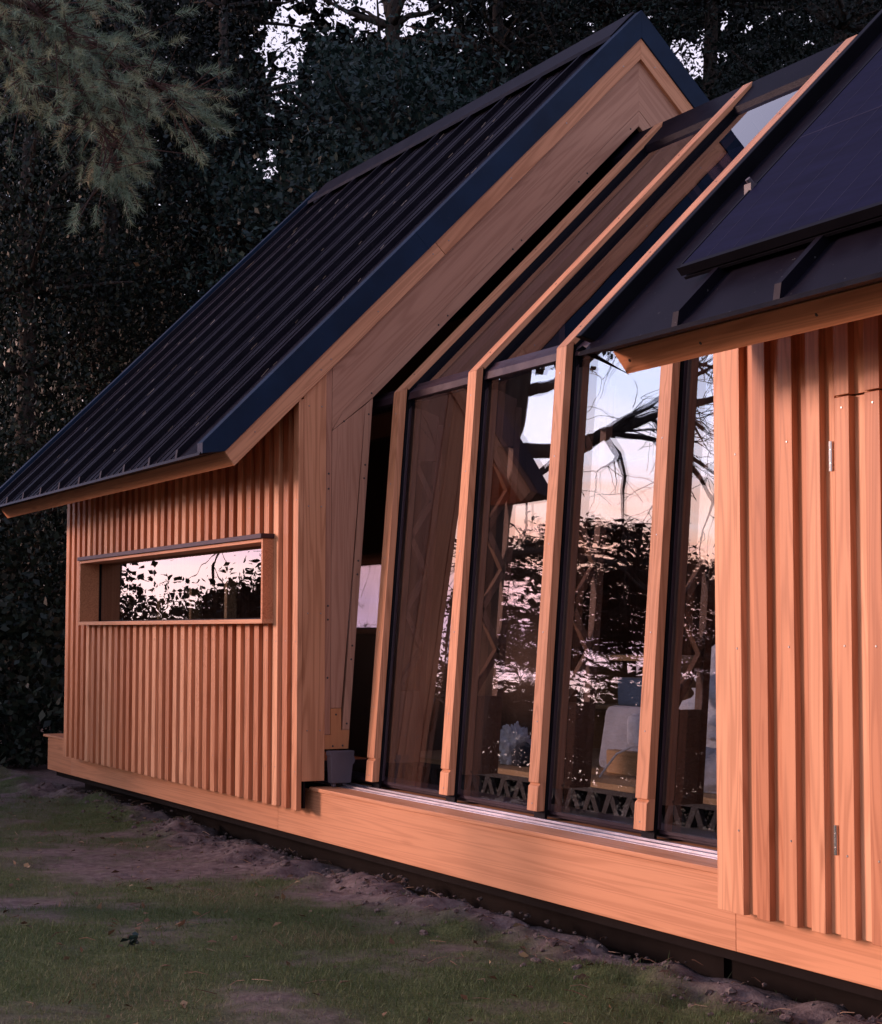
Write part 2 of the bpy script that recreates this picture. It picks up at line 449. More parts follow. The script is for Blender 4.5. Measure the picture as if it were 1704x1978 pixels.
# ribbon window
win=empty('ribbon_window',(-13.6,4.39,1.85)-wpos(ls) if False else Vector((-13.6,4.39,1.85))-Vector((-13.8,YR,.35))); win.parent=ls
fr=MB(); t=.03
fr.box(WX0,WX1,4.39,4.60,WZ0,WZ0+t,.75); fr.box(WX0,WX0+t,4.392,4.60,WZ0+t,WZ1-.02,.4); fr.box(WX1-t,WX1,4.392,4.60,WZ0+t,WZ1-.02,.3)
fr.box(WX0+t,WX1-t,4.392,4.60,WZ1-.045,WZ1-.02,.3)
part('window_frame',fr,WX,win,bevel=.002)
cap=MB(); cap.box(WX0-.006,WX1+.012,4.375,4.50,WZ1-.019,WZ1+.012); cap.box(WX0-.006,WX1+.012,4.372,4.376,WZ1-.020,WZ1+.012)
part('window_flashing',cap,FRAME,win,bevel=.002)
ins=MB(); ins.box(WX0+t,WX1-t,4.565,4.585,WZ0+t,WZ0+t+.012); ins.box(WX0+t,WX0+t+.014,4.565,4.585,WZ0+t+.012,WZ1-.045)
part('sash_bead',ins,BLK,win)
gp=MB(); gp.add([(WX0+t,4.575,WZ0+t),(WX1-t,4.575,WZ0+t),(WX1-t,4.575,WZ1-.04),(WX0+t,4.575,WZ1-.04)],[(0,1,2,3)])
part('pane',gp,GLASSW,win)
# interior posts seen through the ribbon window
ist=MB()
for x in (-15.2,-14.35,-13.5,-12.65,-11.8): ist.box(x,x+.06,4.9,4.98,.5,2.9)
part_each('inner_stud',ist,WFL,ls)
dk=MB(); dk.box(-16.4,-11.2,6.6,6.65,.4,4.0)
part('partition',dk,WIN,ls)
# gable end: jamb board, portal (post, rafter), motor cover
XP=-10.935
jb=MB(); jb.prism([(4.507,.534),(4.668,.534),(4.668,4.668+KW+.03),(4.507,4.507+KW+.03)],XP-.06,XP,.55)
jbo=part('jamb_board',jb,WZ,ls,bevel=.002)
for z in (.86,1.62,2.32,2.98):
    for y in (4.545,4.635): screw(jbo,(XP+.001,y,z),NX,SM_L)
st=MB(); st.prism([(4.671,.83),(4.712,.83),(4.712,3.26),(4.671,3.22)],XP-.055,XP-.012,.3)
sto=part('portal_stile',st,WPLY,ls,bevel=.001)
for z in (.8,1.58,1.67,2.44,2.54,1.2): screw(sto,(XP-.011,4.692,z),NX,SM_D)
def inner(z): return 4.840+(z-.731)*(5.010-4.840)/(3.06-.731)
pp=MB(); pp.prism([(4.714,1.003),(4.79,1.003),(inner(3.0)-.052,3.010),(4.714,2.823)],XP-.055,XP-.010,.45)
ppo=part('portal_post',pp,WPLY,ls,bevel=.001)
ps=MB(); ps.prism([(inner(.86)-.050,.86),(inner(.86),.86),(5.010,3.060),(inner(3.0)-.05,3.012)],XP-.055,XP-.012,.55)
pso=part('portal_edge',ps,WPLY,ls,bevel=.001)
for z in (.90,1.32,1.41,1.88,1.97,2.52,2.61,2.95): screw(pso,(XP-.011,inner(z)-.022,z),NX,SM_D)
ob=MB(); ob.prism([(4.671,.736),(inner(.736),.736),(inner(.858),.858),(4.789,.858),(4.789,1.0),(4.714,1.0),(4.714,.828),(4.671,.828)],XP-.055,XP-.008,.4)
obo=part('portal_foot',ob,WORG,ls,bevel=.001)
for y,z in ((4.752,.96),(4.73,.755),(4.80,.757)): screw(obo,(XP-.007,y,z),NX,SM_D)
KI0=3.064-5.012; KI1=KI0+.115
for sd in (0,1):
    a=MB(); poly=[(4.714,2.828),(4.714+.115,2.828+.06),(YR,YR+KI1),(YR,5.70),(4.714,3.26)] if True else None
    poly=[(4.714,2.829),(4.79,4.79+KI1),(YR,YR+KI1),(YR,5.69),(4.714,3.27)]
    if sd: poly=[(mir(u),v) for u,v in poly]
    ra=part('portal_rafter',a.prism(poly,XP-.055,XP-.010,.5),WPLYS2 if sd else WPLYS,ls,bevel=.001)
    a=MB(); poly=[(4.718,2.829),(4.79,4.79+KI1-.002),(YR,YR+KI1-.002),(YR,YR+KI0),(5.012,3.066)]
    if sd: poly=[(mir(u),v) for u,v in poly]
    rb=part('portal_rafter_edge',a.prism(poly,XP-.055,XP-.012,.6),WPLYS2 if sd else WPLYS,ls,bevel=.001)
    for y in (4.80,5.0,5.5,5.57,6.08,6.15,6.62,6.69,7.06):
        yy=mir(y) if sd else y; screw(rb,(XP-.011,yy,y+KI0+.04),NX,SM_D)
# far side of the portal
a=MB(); a.prism([(mir(4.507),.53),(mir(4.72),.53),(mir(5.01),3.06),(mir(4.72),3.26),(mir(4.507),3.05)],XP-.055,XP-.01)
part('portal_post',a,WPLY,ls)
mc=MB()
mc.prism([(4.690,.521),(4.825,.521),(4.838,.640),(4.848,.645),(4.856,.672),(4.846,.690),(4.850,.728),(4.676,.728),(4.676,.70),(4.682,.69)],XP+.005,XP+.075)
mc.prism([(4.705,.497),(4.725,.497),(4.725,.52),(4.705,.52)],XP+.02,XP+.06); mc.prism([(4.775,.497),(4.80,.497),(4.80,.52),(4.775,.52)],XP+.02,XP+.06)
part('wheel_cover',mc,GREYP,ls,bevel=.004)

# ------------------------------------------------------------------ RIGHT SHELL
rs=tag(empty('sliding_cabin_shell',(-4.2,YR,.35)),'near timber cabin shell with a hinged door and a solar panel on its roof','cabin shell')
XC,XD=-6.285,-2.0
ribsR=[-5.60+.62*i for i in range(6)]
roofR=roof(rs,XC,XD,ribsR,'R')
for x0,x1 in ((XC,XC+.045),(XD-.1,XD)):
    for sd in (0,1):
        b=MB(); poly=[(YE-.02,YE-.02+KP+.085),(YR,YR+KP+.085),(YR,YR+KB),(FA[0]+.002,FA[1])]
        if sd: poly=[(mir(u),v) for u,v in poly]
        part('verge_trim',b.prism(poly,x0,x1),BLK,rs,bevel=.003)
    for sd in (0,1):
        b=MB(); poly=[(4.0,4.0+KB),(YR,YR+KB),(YR,YR+KW+.01),(4.07,4.07+KW+.01)]
        if sd: poly=[(mir(u),v) for u,v in poly]
        part('bargeboard',b.prism(poly,x0+.012 if x0<-5 else x0+.04,x0+.044 if x0<-5 else x1-.02),WS2 if sd else WS,rs)
b=MB(); b.prism([(YE-.02,YE-.02+KP+.03),(YE+.01,YE+KP+.03),(FB[0]+.01,FB[1]+.0),(FB[0]-.012,FB[1]+.012)],XC+.004,XC+.010)
part('drip_corner',b,BLK,rs)
wr=MB(); XDO=-5.535; DZ=2.402
wr.box(-6.307,-6.205,YW+.006,YW+.06,ZB,ZT,.75)
xrR=[-6.117,-5.942,-5.767,-5.594]
for i,x in enumerate(xrR):
    wr.box(x-.085,x,YW,YW+.034,ZB+random.uniform(-.002,.002),ZT)
    if i: wr.box(x-.18,x-.08,YW+.030,YW+.055,ZB+.003,ZT)
wr.box(-5.60,XDO-.005,YW+.030,YW+.055,ZB+.003,ZT)
dr=MB()
xq=[-5.419+.1755*i for i in range(18)]
tn=[random.random() for _ in xq]
for i,x in enumerate(xq):
    isd = x < -4.55
    zt=DZ if isd else ZT
    a0=x-.185 if i else XDO+.005
    for mb,z0,z1 in ((dr,ZB,DZ),(wr,DZ+.007,ZT)) if isd else ((wr,ZB,ZT),):
        mb.box(x-.085,x,YW,YW+.034,z0+random.uniform(-.002,.002)*(z0<1),z1,tn[i])
        mb.box(a0,x-.08,YW+.030,YW+.055,z0+.003*(z0<1),z1,1-tn[i])
wro=part('front_wall',wr,WZ,rs,bevel=.002)
dro=part('door',dr,WZ,rs,bevel=.002)
for z0,z1 in ((2.121,2.237),(.655,.768)):
    h=MB(); n=(z1-z0)
    h.tube([(XDO-.004,YW+.012,z0),(XDO-.004,YW+.012,z0+n*.27)],.0105,14); h.tube([(XDO-.004,YW+.012,z0+n*.29),(XDO-.004,YW+.012,z0+n*.72)],.0105,14); h.tube([(XDO-.004,YW+.012,z0+n*.74),(XDO-.004,YW+.012,z1)],.0105,14)
    h.tube([(XDO-.004,YW+.012,z0+.002),(XDO-.004,YW+.012,z1-.002)],.008,10)
    part('hinge',h,STEEL,dro,smooth=False)
for x in (-6.145,-5.80,): 
    for z in (.70,1.45,2.25): screw(wro,(x,YW-.001,z+random.uniform(-.02,.02)),(0,-1,0),SM_L)
for x in (-5.46,-5.28):
    for z in (.66,1.45,2.36): screw(dro,(x,YW-.001,z),(0,-1,0),SM_L)
bk=MB(); bk.box(-6.28,-2.0,YW+.056,YW+.07,ZB+.01,ZT+.02); part('wall_lining',bk,BLK,rs)
en=MB(); en.prism([(4.53,.36),(mir(4.53),.36),(mir(4.53),3.05),(YR,5.62),(4.53,3.05)],-2.1,-2.0); en.box(-6.2,-2.1,mir(4.53),mir(4.48),.36,3.05)
part('rear_wall',en,WZ,rs)
for x in (-6.2,-5.7,-5.0,-4.3):
    y=(FA[0]+FB[0])/2; z=(FA[1]+FB[1])/2
    screw(rs,(x,y-.001,z-.001),(0,-.79,-.61),SM_D)
# solar panel
spn=empty('solar_panel',Vector((-3.9,4.9,3.87))-wpos(rs)); spn.parent=rs
KS=KP+.115
def onroof(x,y,k): return (x,y,y+k)
pa=MB(); PX0,PX1,PY0,PY1=-5.82,-2.3,3.965,6.1
pa.prism([(PY0+.004,PY0+.004+KS),(PY1,PY1+KS),(PY1+.018,PY1+KS-.018),(PY0+.022,PY0+KS-.014)],PX0+.012,PX1-.012)
part('panel_cells',pa,CELLS,spn)
cl=MB(); CELLL=dull('cell_lines',(.020,.021,.046),.02,.06,.5)
x=PX0+.17
while x<PX1-.05: cl.prism([(PY0+.02,PY0+.02+KS+.0012),(PY1-.01,PY1-.01+KS+.0012),(PY1-.005,PY1-.015+KS+.0006),(PY0+.025,PY0+.015+KS+.0006)],x,x+.004); x+=.168
for y in (4.55,5.15,5.75): cl.prism([(y,y+KS+.0018),(y+.004,y+.004+KS+.0018),(y+.006,y+.002+KS+.001),(y+.002,y-.002+KS+.001)],PX0+.02,PX1-.02)
part('cell_lines',cl,CELLL,spn)
pf=MB()
pf.prism([(PY0-.004,PY0-.004+KS+.004),(PY0+.012,PY0+.012+KS+.004),(PY0+.036,PY0-.012+KS),(PY0+.02,PY0-.028+KS)],PX0,PX1)
pf.prism([(PY0+.024,PY0-.034+KS),(PY0+.05,PY0-.008+KS),(PY0+.058,PY0-.016+KS),(PY0+.032,PY0-.042+KS)],PX0+.01,PX1)
for x in (PX0,PX1-.012): pf.prism([(PY0,PY0+KS+.004),(PY1,PY1+KS+.004),(PY1+.02,PY1+KS-.016),(PY0+.024,PY0+KS-.02)],x,x+.012)
part('panel_frame',pf,BLK,spn)
bl=MB(); p=Vector((PX0-.006,4.33,4.33+KS+.012))
bl.tube([p,p+Vector((0,-.02,.02))],.012,8); bl.box(PX0-.03,PX0+.015,4.31,4.35,4.33+KS-.03,4.33+KS+.012)
part('panel_clamp',bl,GREYP,spn)
rl=MB()
for y in (4.4,5.6): rl.prism([(y,y+KP+.055),(y+.04,y+.04+KP+.055),(y+.04,y+.04+KP+.09),(y,y+KP+.09)],PX0+.02,PX1)
part_each('mounting_rail',rl,BLK,spn)

# ------------------------------------------------------------------ PLINTH
pl=tag(empty('timber_base',(-11,YR,0)),'long timber base with steel skids and a sliding track, carrying the cabin','base')
def seg(x0,x1,tn):
    b=MB(); b.box(x0,x1,4.60,4.66,.157,.466,tn); return part('base_board',b,WP,pl,bevel=.003)
seg(-17.66,-16.817,.3); seg(-16.815,-11.574,.45); seg(-11.572,-6.352,.55); seg(-6.350,-1.2,.5)
b=MB(); b.box(-17.8,-16.58,4.588,4.95,.468,.492,.5); b.box(-11.0,-6.0,4.588,4.93,.468,.492,.55)
part_each('deck_board',b,WX,pl,bevel=.003)
b=MB(); b.box(-17.64,-17.58,4.66,mir(4.6),.157,.466)
part('base_board',b,WP,pl)
b=MB(); b.box(-11.3,-6.0,4.752,4.905,.4925,.4965); b.box(-11.3,-6.0,4.775,4.800,.497,.509); b.box(-11.3,-6.0,4.855,4.880,.497,.509)
part('sliding_track',b,ALU,pl,bevel=.0015)
b=MB(); b.box(-11.3,-6.0,4.932,5.0,.46,.496,.7); part_each('track_batten',b,WX,pl)
b=MB(); b.box(-17.5,-1.5,4.93,4.99,-.20,.10); b.box(-17.5,-1.5,4.84,4.99,-.10,-.085); b.box(-6.90,-6.86,4.90,4.93,-.18,.10)
b.box(-17.5,-1.5,mir(4.86),mir(4.80),-.14,.157)
part('steel_beam',b,RUST,pl)
b=MB(); b.box(-17.55,-1.3,4.66,mir(4.66),.10,.157); b.box(-11.3,-6.0,5.0,mir(5.0),.40,.466); part('underfloor',b,RUST,pl)

# ------------------------------------------------------------------ GLASS MIDDLE
gm=tag(empty('glass_pavilion',(-8.9,YR,.49)),'glazed middle of the cabin with leaning timber posts and sloping rafters in dark metal frames','glass house')
TB=(5.037-4.842)/(3.065-.545)
def yfront(z,off=0): return 4.842+(z-.545)*TB+off
KR=3.065-5.037
PXR=[-10.57+1.0527*i for i in range(-0,5)]
PW=.107
def post(xr, sd=0):
    b=MB(); D=.048
    m=(lambda y:mir(y)) if sd else (lambda y:y)
    zt=3.065
    poly=[(yfront(.70),.70),(5.037,zt),(5.037+.030,zt-.002+.012),(yfront(3.02,D),3.02),(yfront(.70,D),.70)]
    poly=[(yfront(.695),.695),(5.037,zt),(5.037+D*.98,zt+.02-.0),(yfront(.695,D),.695)]
    b.prism([(m(y),z) for y,z in poly],xr-PW,xr,.5)
    poly=[(yfront(.545),.545),(yfront(.675),.675),(yfront(.688,.012),.688),(yfront(.696,.008),.696),(yfront(.696,D),.696),(yfront(.545,D),.545)]
    b.prism([(m(y),z) for y,z in poly],xr-PW,xr,.55)
    o=part('post',b,WZ,gm,bevel=.0025)
    if not sd:
        for j,z in enumerate((.585,1.02,1.50,1.98,2.46,2.92)):
            screw(o,(xr-PW/2,yfront(z)-.0005,z),(0,-1,TB),SM_L)
    return o
for x in PXR: post(x)
for x in PXR: post(x,1)
def rafter(xr,sd=0):
    b=MB(); yt=7.09; d=.066
    poly=[(5.037,3.066),(yt,yt+KR),(yt+.012,yt+KR-.04),(yt-.02,yt-.02+KR-d),(5.037+.047,3.088)]
    poly=[(5.037,3.0655),(yt,yt+KR),(yt-.035,yt-.035+KR-d),(5.037+.047,5.084+KR-.030),(5.037+.047,3.086)]
    poly=[(5.037,3.0655),(yt,yt+KR),(yt-.02,yt-.02+KR-d),(5.037+.047+.02,5.104+KR-d),(5.037+.047,3.0865)]
    if sd: poly=[(mir(u),v) for u,v in poly]
    o=part('rafter',b.prism(poly,xr-PW,xr,.6),WS2 if sd else WS,gm,bevel=.0025)
    if not sd:
        for y in (5.16,5.62,6.08,6.54,6.98): screw(o,(xr-PW/2,y,y+KR+.0005),(0,-.7,.7),SM_D)
for x in PXR: rafter(x); rafter(x,1)
# dark frames behind posts and rafters, knee beam, sill, ridge
b=MB()
for sd in (0,1):
    for x in PXR+[-11.6]:
        poly=[(yfront(.50,.050),.50),(yfront(3.05,.050),3.05),(yfront(3.05,.066),3.05),(yfront(.50,.066),.50)]
        if sd: poly=[(mir(u),v) for u,v in poly]
        b.prism(poly,x-PW-.004,x+.004)
part_each('gasket_strip',b,BLK,gm)
for sd in (0,1):
    for x in PXR+[-11.6]:
        b=MB()
        poly=[(yfront(.55,.0665),.55),(yfront(3.0,.0665),3.0),(yfront(3.0,.085),3.0),(yfront(.55,.085),.55)]
        if sd: poly=[(mir(u),v) for u,v in poly]
        part('upright_frame',b.prism(poly,x-PW-.008,x+.008),FRAME,gm,bevel=.002)
b2=MB()
for sd in (0,1):
    for x in PXR:
        poly=[(5.09,5.09+KR-.045),(7.10,7.10+KR-.045),(7.10,7.10+KR-.17),(5.09,5.09+KR-.17)]
        if sd: poly=[(mir(u),v) for u,v in poly]
        b2.prism(poly,x-PW-.012,x+.014)
part_each('rafter_frame',b2,BLK,gm)
XE0,XE1=-11.7,-6.0
b=MB()
for sd in (0,1):
    for poly in ([(5.086,3.010),(5.094,3.055),(5.13,3.088),(5.22,3.088),(5.20,3.010)],):
        if sd: poly=[(mir(u),v) for u,v in poly]
        b.prism(poly,XE0,XE1)
    poly=[(5.135,3.089),(5.155,3.116),(5.19,3.116),(5.19,3.089)]
    if sd: poly=[(mir(u),v) for u,v in poly]
    b.prism(poly,XE0,XE1)
part_each('knee_beam',b,FRAME,gm,joined=SIDE,bevel=.002)
b=MB()
for sd in (0,1):
    for y0,y1,z0,z1 in ((5.001,5.16,.46,.512),(4.945,5.16,.5125,.528),(4.925,5.10,.5285,.548)):
        ya,yb=(mir(y1),mir(y0)) if sd else (y0,y1)
        b.box(XE0,XE1,ya,yb,z0,z1)
part_each('sill',b,FRAME,gm,joined=SIDE,bevel=.002)
b=MB()
for sd in (0,1):
    poly=[(6.93,6.93+KR-.04),(YR,YR+KR-.025),(YR,YR+KR-.13),(6.93,6.93+KR-.13)]
    if sd: poly=[(mir(u),v) for u,v in poly]
    b.prism(poly,XE0,XE1)
part('ridge_beam',b,ROOF,gm)
GO=.078
xs=[-11.6]+PXR
for a,bx in zip(xs,xs[1:]):
    for sd in (0,1):
        mm=mir if sd else (lambda y:y)
        g=MB(); g.add([(a+.03,mm(yfront(.545,GO)),.545),(bx-PW-.03,mm(yfront(.545,GO)),.545),(bx-PW-.03,mm(yfront(3.015,GO)),3.015),(a+.03,mm(yfront(3.015,GO)),3.015)],[(0,1,2,3)])
        wp=part('wall_pane',g,GLASS,gm)
        g=MB(); g.add([(a+.03,mm(yfront(.545,GO+.026)),.545),(bx-PW-.03,mm(yfront(.545,GO+.026)),.545),(bx-PW-.03,mm(yfront(3.015,GO+.026)),3.015),(a+.03,mm(yfront(3.015,GO+.026)),3.015)],[(0,1,2,3)])
        part('inner_pane',g,GLASS2,wp)
        if a<-11: continue
        g=MB(); k=KR-.085
        g.add([(a+.01,mm(5.15),5.15+k),(bx-PW-.01,mm(5.15),5.15+k),(bx-PW-.01,mm(6.95),6.95+k),(a+.01,mm(6.95),6.95+k)],[(0,1,2,3)])
        part('roof_pane',g,GLASSR,gm)
# inside: timber portal frames with zig-zag lattice
def inframe(x):
    for sd in (0,1):
        b=MB(); mm=mir if sd else (lambda y:y)
        P=lambda poly,t=None,dx=0: b.prism([(mm(u),v) for u,v in poly],x-.03+dx,x+.03-dx,t)
        o0,o1,i0,i1=.125,.165,.30,.34
        zt=2.96; F=.66
        P([(yfront(F,o0),F),(yfront(F,o1),F),(yfront(zt,o1),zt),(yfront(zt,o0),zt)])
        P([(yfront(F,i0),F),(yfront(F,i1),F),(yfront(zt-.1,i1),zt-.1),(yfront(zt-.1,i0),zt-.1)])
        P([(yfront(F,o1),F),(yfront(F,i0),F),(yfront(1.12,i0),1.12),(yfront(1.12,o1),1.12)],dx=.004)
        z=1.12; s=0
        while z<2.6:
            za,zb=z,z+.24
            (ya,yb)=((o1,i0) if s%2==0 else (i0,o1))
            P([(yfront(za,ya),za),(yfront(za+.07,ya),za+.07),(yfront(zb+.07,yb),zb+.07),(yfront(zb,yb),zb)],dx=.008)
            z+=.24; s+=1
        P([(yfront(2.62,o1),2.62),(yfront(2.62,i0),2.62),(yfront(zt,i0),zt-.05),(yfront(zt,o1),zt)],dx=.004)
        k=KR-.20
        P([(5.24,5.24+k),(YR,YR+k),(YR,YR+k-.07),(5.24,5.24+k-.07)])
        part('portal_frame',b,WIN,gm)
for x in (-10.62,-9.57,-8.515,-7.46,-6.45): inframe(x)
# floor and its steel lattice
b=MB(); YF=5.40
n=14
for i in range(n):
    y=YF+i*(mir(YF)-YF)/n; b.box(-11.6,-6.05,y,y+(mir(YF)-YF)/n-.003,.628,.66)
part('floor',b,WFL,gm)
b=MB(); b.box(-11.6,-6.05,YF+.01,YF+.05,.598,.6275); b.box(-11.6,-6.05,YF+.01,YF+.05,.47,.492)
x=-11.6
while x<-6.1:
    b.add([(x,YF+.012,.492),(x+.045,YF+.012,.492),(x+.115,YF+.012,.598),(x+.06,YF+.012,.598),
           (x,YF+.045,.492),(x+.045,YF+.045,.492),(x+.115,YF+.045,.598),(x+.06,YF+.045,.598)],
          [(0,1,2,3),(4,7,6,5),(1,5,6,2),(0,3,7,4)])
    b.add([(x+.125,YF+.014,.492),(x+.175,YF+.014,.492),(x+.115,YF+.014,.598),(x+.062,YF+.014,.598),
           (x+.125,YF+.043,.492),(x+.175,YF+.043,.492),(x+.115,YF+.043,.598),(x+.062,YF+.043,.598)],
          [(0,1,2,3),(4,7,6,5),(1,5,6,2),(0,3,7,4)])
    x+=.205
part('floor_truss',b,TRUSS,gm)
# ------------------------------------------------------------------ things inside
def blob(name, center, size, mt, seed, label, cat, lump=.25, fq=3., res=5):
    bm=bmesh.new(); bmesh.ops.create_icosphere(bm,subdivisions=res,radius=1)
    from mathutils import noise as mn
    for v in bm.verts:
        d=v.co.normalized(); q=d*fq+Vector((seed*7.3,seed*3.1,seed))
        h=1+lump*(mn.noise(q)+.55*abs(mn.noise(q*2.3))+.3*mn.noise(q*5))
        v.co=Vector((d.x*size[0]*h,d.y*size[1]*h,d.z*size[2]*h))
        if v.co.z<-size[2]*.62: v.co.z=-size[2]*.62
    me=bpy.data.meshes.new(name); bm.to_mesh(me); bm.free()
    for p in me.polygons: p.use_smooth=True
    me.attributes.new('tone','FLOAT','POINT')
    o=link(name,me,mt); o.location=(center[0],center[1],center[2]+size[2]*.62)
    tag(o,label,cat); return o
LINEN=cloth('white_linen',(.62,.68,.78)); KNIT=cloth('grey_knit',(.42,.45,.52),weave=1,scale=45); BLUE=cloth('blue_cloth',(.10,.17,.29)); DKC=cloth('black_cloth',(.03,.035,.05))
bed=tag(empty('bed',(-8.3,6.9,.66)),'low bed with a pale mattress on a timber box inside the glass middle','bed')
b=MB(); b.box(-9.3,-6.5,5.80,8.4,.661,.80,.4); part('bed_box',b,WFL,bed,bevel=.006)
b=MB(); b.box(-9.2,-6.55,5.86,8.3,.801,1.02); part('mattress',b,LINEN,bed,bevel=.05)
blob('duvet',(-8.05,6.02,.86),(.52,.26,.36),LINEN,3,'rumpled pale blue duvet piled up on the bed','duvet',.4,2.6)
blob('blanket',(-7.85,5.66,.662),(.33,.13,.14),KNIT,9,'grey knitted blanket lying on the floor edge beside the bed','blanket',.2,3)
b=MB(); b.box(-9.50,-8.95,5.84,5.98,.662,1.06)
pw=part('knitted_cushion',b,KNIT,base=(-9.2,5.9,.66),bevel=.05); pw.rotation_euler=(R(-10),0,0); tag(pw,'grey knitted cushion standing upright on the floor behind the glass','cushion')
blob('towel',(-10.17,5.66,.662),(.11,.08,.14),cloth('white_towel',(.75,.78,.8)),5,'crumpled white cloth on the floor edge behind the second pane','cloth',.6,3.2)
blob('ball',(-9.99,5.62,.662),(.075,.075,.09),DKC,2,'small dark rounded bag beside the crumpled white cloth','bag',.08,2)
spk=tag(empty('speaker',(-8.13,5.55,.661)),'small round black speaker on the floor edge behind the last pane','speaker')
b=MB(); b.tube([(-8.13,5.55,.661),(-8.13,5.55,.666),(-8.13,5.55,.735),(-8.13,5.55,.745)],[.05,.056,.056,.050],20); part('body',b,BLK,spk,smooth=False)
b=MB(); b.tube([(-8.13,5.55,.7455),(-8.13,5.55,.752)],[.044,.040],20); part('top_cap',b,GREYP,spk)
b=MB(); b.tube([(-8.38,5.50,.661),(-8.38,5.50,.665),(-8.38,5.50,.78)],[.033,.037,.043],18,cap=True); 
cu=part('cup',b,BLK,base=(-8.38,5.5,.66)); tag(cu,'black cup standing on the floor edge behind the fourth post','cup')
b=MB(); b.tube([(-9.02,5.58,.664),(-8.98,5.60,.72),(-8.93,5.64,.80),(-8.84,5.70,.85),(-8.7,5.78,.86)],.006,6)
cb=part('cable',b,LINEN,base=(-9,5.6,.66)); tag(cb,'thin white cable rising from the floor to the bed','cable')
# cupboard at the back left with folded things
cbd=tag(empty('shelf_unit',(-10.9,7.1,.66)),'low open timber shelf unit with folded blue cloths deep inside the glass middle','shelf')
b=MB(); b.box(-11.35,-10.3,6.9,7.3,1.30,1.34); b.box(-11.35,-10.3,6.9,7.3,.95,.98); b.box(-11.35,-11.31,6.9,7.3,.66,1.30); b.box(-10.34,-10.3,6.9,7.3,.66,1.30)
part_each('shelf_board',b,WFL,cbd,bevel=.003)
for i,(x,w,h,mt_,lb) in enumerate(((-10.95,.34,.20,BLUE,'folded dark blue cloth on the upper board of the shelf unit'),(-10.55,.22,.16,LINEN,'folded pale cloth on the upper board of the shelf unit'))):
    b=MB(); b.box(x,x+w,6.92,7.25,.981,.981+h); o=part('folded_cloth',b,mt_,base=(x,7.1,.98),bevel=.02); tag(o,lb,'cloth')
# curtain along the rear glass
V=[];Fc=[];nx=220
for i in range(nx):
    x=-11.2+4.9*i/(nx-1); w=.035*math.sin(i*.62)+.02*math.sin(i*.23+1)
    for z in (.68,1.8,2.9): V.append((x,8.75+w*(1.1-.1*z),z))
for i in range(nx-1):
    for j in range(2): a=i*3+j; Fc.append((a,a+3,a+4,a+1))
b=MB(); b.add(V,Fc); cu=part('curtain',b,BLUE,base=(-8.8,8.75,.66),smooth=True); tag(cu,'long dark blue curtain hanging along the rear glass wall','curtain')

# ------------------------------------------------------------------ vegetation helpers
def leaves(cent, size, asp=.55, flat=0., droop=0., fold=.12):
    """numpy diamonds: returns V, F; cent (n,3), size (n,)"""
    n=len(cent)
    d=rng.normal(size=(n,3)); d[:,2]-=droop; d/=np.linalg.norm(d,axis=1)[:,None]
    nn=rng.normal(size=(n,3)); nn[:,2]+=flat*3
    s=np.cross(d,nn); s/=np.linalg.norm(s,axis=1)[:,None]+1e-9
    if flat>0:
        d[:,2]*=(1-.8*flat); d/=np.linalg.norm(d,axis=1)[:,None]
    up_=np.cross(s,d)
    L=size[:,None]
    p0=cent-d*L*.5; p2=cent+d*L*.5
    w=s*L*asp*.5; mid=cent-d*L*.05+up_*L*fold
    V=np.stack([p0,mid+w,p2,mid-w],1).reshape(-1,3)
    F=np.arange(4*n).reshape(n,4)
    return V,F
def clumps(n, center, rad, nc, cr, shell=.35, zs=.75):
    """leaf centres: nc clump centres spread in an ellipsoid, gaussian leaves round each"""
    u=rng.normal(size=(nc,3)); u/=np.linalg.norm(u,axis=1)[:,None]
    r=(shell+(1-shell)*rng.random(nc))**(1/2.)
    cc=np.array(center)+u*r[:,None]*np.array(rad)
    sz=cr*(.6+.8*rng.random(nc))
    idx=rng.integers(0,nc,n)
    return cc[idx]+rng.normal(size=(n,3))*sz[idx][:,None]*np.array([1,1,zs]), idx, cc
def limb(mb,a,b,r0,r1,sag=.0,seg=7,n=5,wob=.06):
    a=Vector(a);b=Vector(b);L=(b-a).length
    pts=[];rr=[]
    for i in range(n+1):
        t=i/n; p=a.lerp(b,t)+Vector((random.gauss(0,wob),random.gauss(0,wob),random.gauss(0,wob*.6)))*L*.5*(t*(1-t))*2
        p.z-=sag*L*t*t; pts.append(p); rr.append(r0+(r1-r0)*t)
    mb.tube(pts,rr,seg); return pts
BARK=None
def barkmat():
    mt,nt,out=mat('bark'); L=nt.links.new
    p=nd(nt,'ShaderNodeBsdfPrincipled'); setin(p,Roughness=.9); p.inputs['Specular IOR Level'].default_value=.1
    n=noise(nt,mapped(nt,(9,9,1.5)),2.,5,.65)
    L(ramp(nt,n,[(.3,(.018,.015,.015)),(.7,(.085,.07,.063))]),p.inputs['Base Color'])
    bp=nd(nt,'ShaderNodeBump'); setin(bp,Strength=.8,Distance=.03); L(n,bp.inputs['Height']); L(bp.outputs[0],p.inputs['Normal'])
    L(p.outputs[0],out.inputs[0]); return mt
BARK=barkmat()
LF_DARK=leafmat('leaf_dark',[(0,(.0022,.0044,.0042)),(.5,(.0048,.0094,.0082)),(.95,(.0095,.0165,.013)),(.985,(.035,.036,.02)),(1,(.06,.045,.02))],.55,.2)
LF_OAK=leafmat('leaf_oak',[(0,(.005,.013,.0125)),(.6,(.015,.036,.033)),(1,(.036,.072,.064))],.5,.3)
LF_IVY=leafmat('leaf_ivy',[(0,(.004,.008,.007)),(.55,(.010,.019,.013)),(.88,(.024,.038,.026)),(.97,(.07,.06,.04)),(1,(.13,.08,.04))],.45,.3)
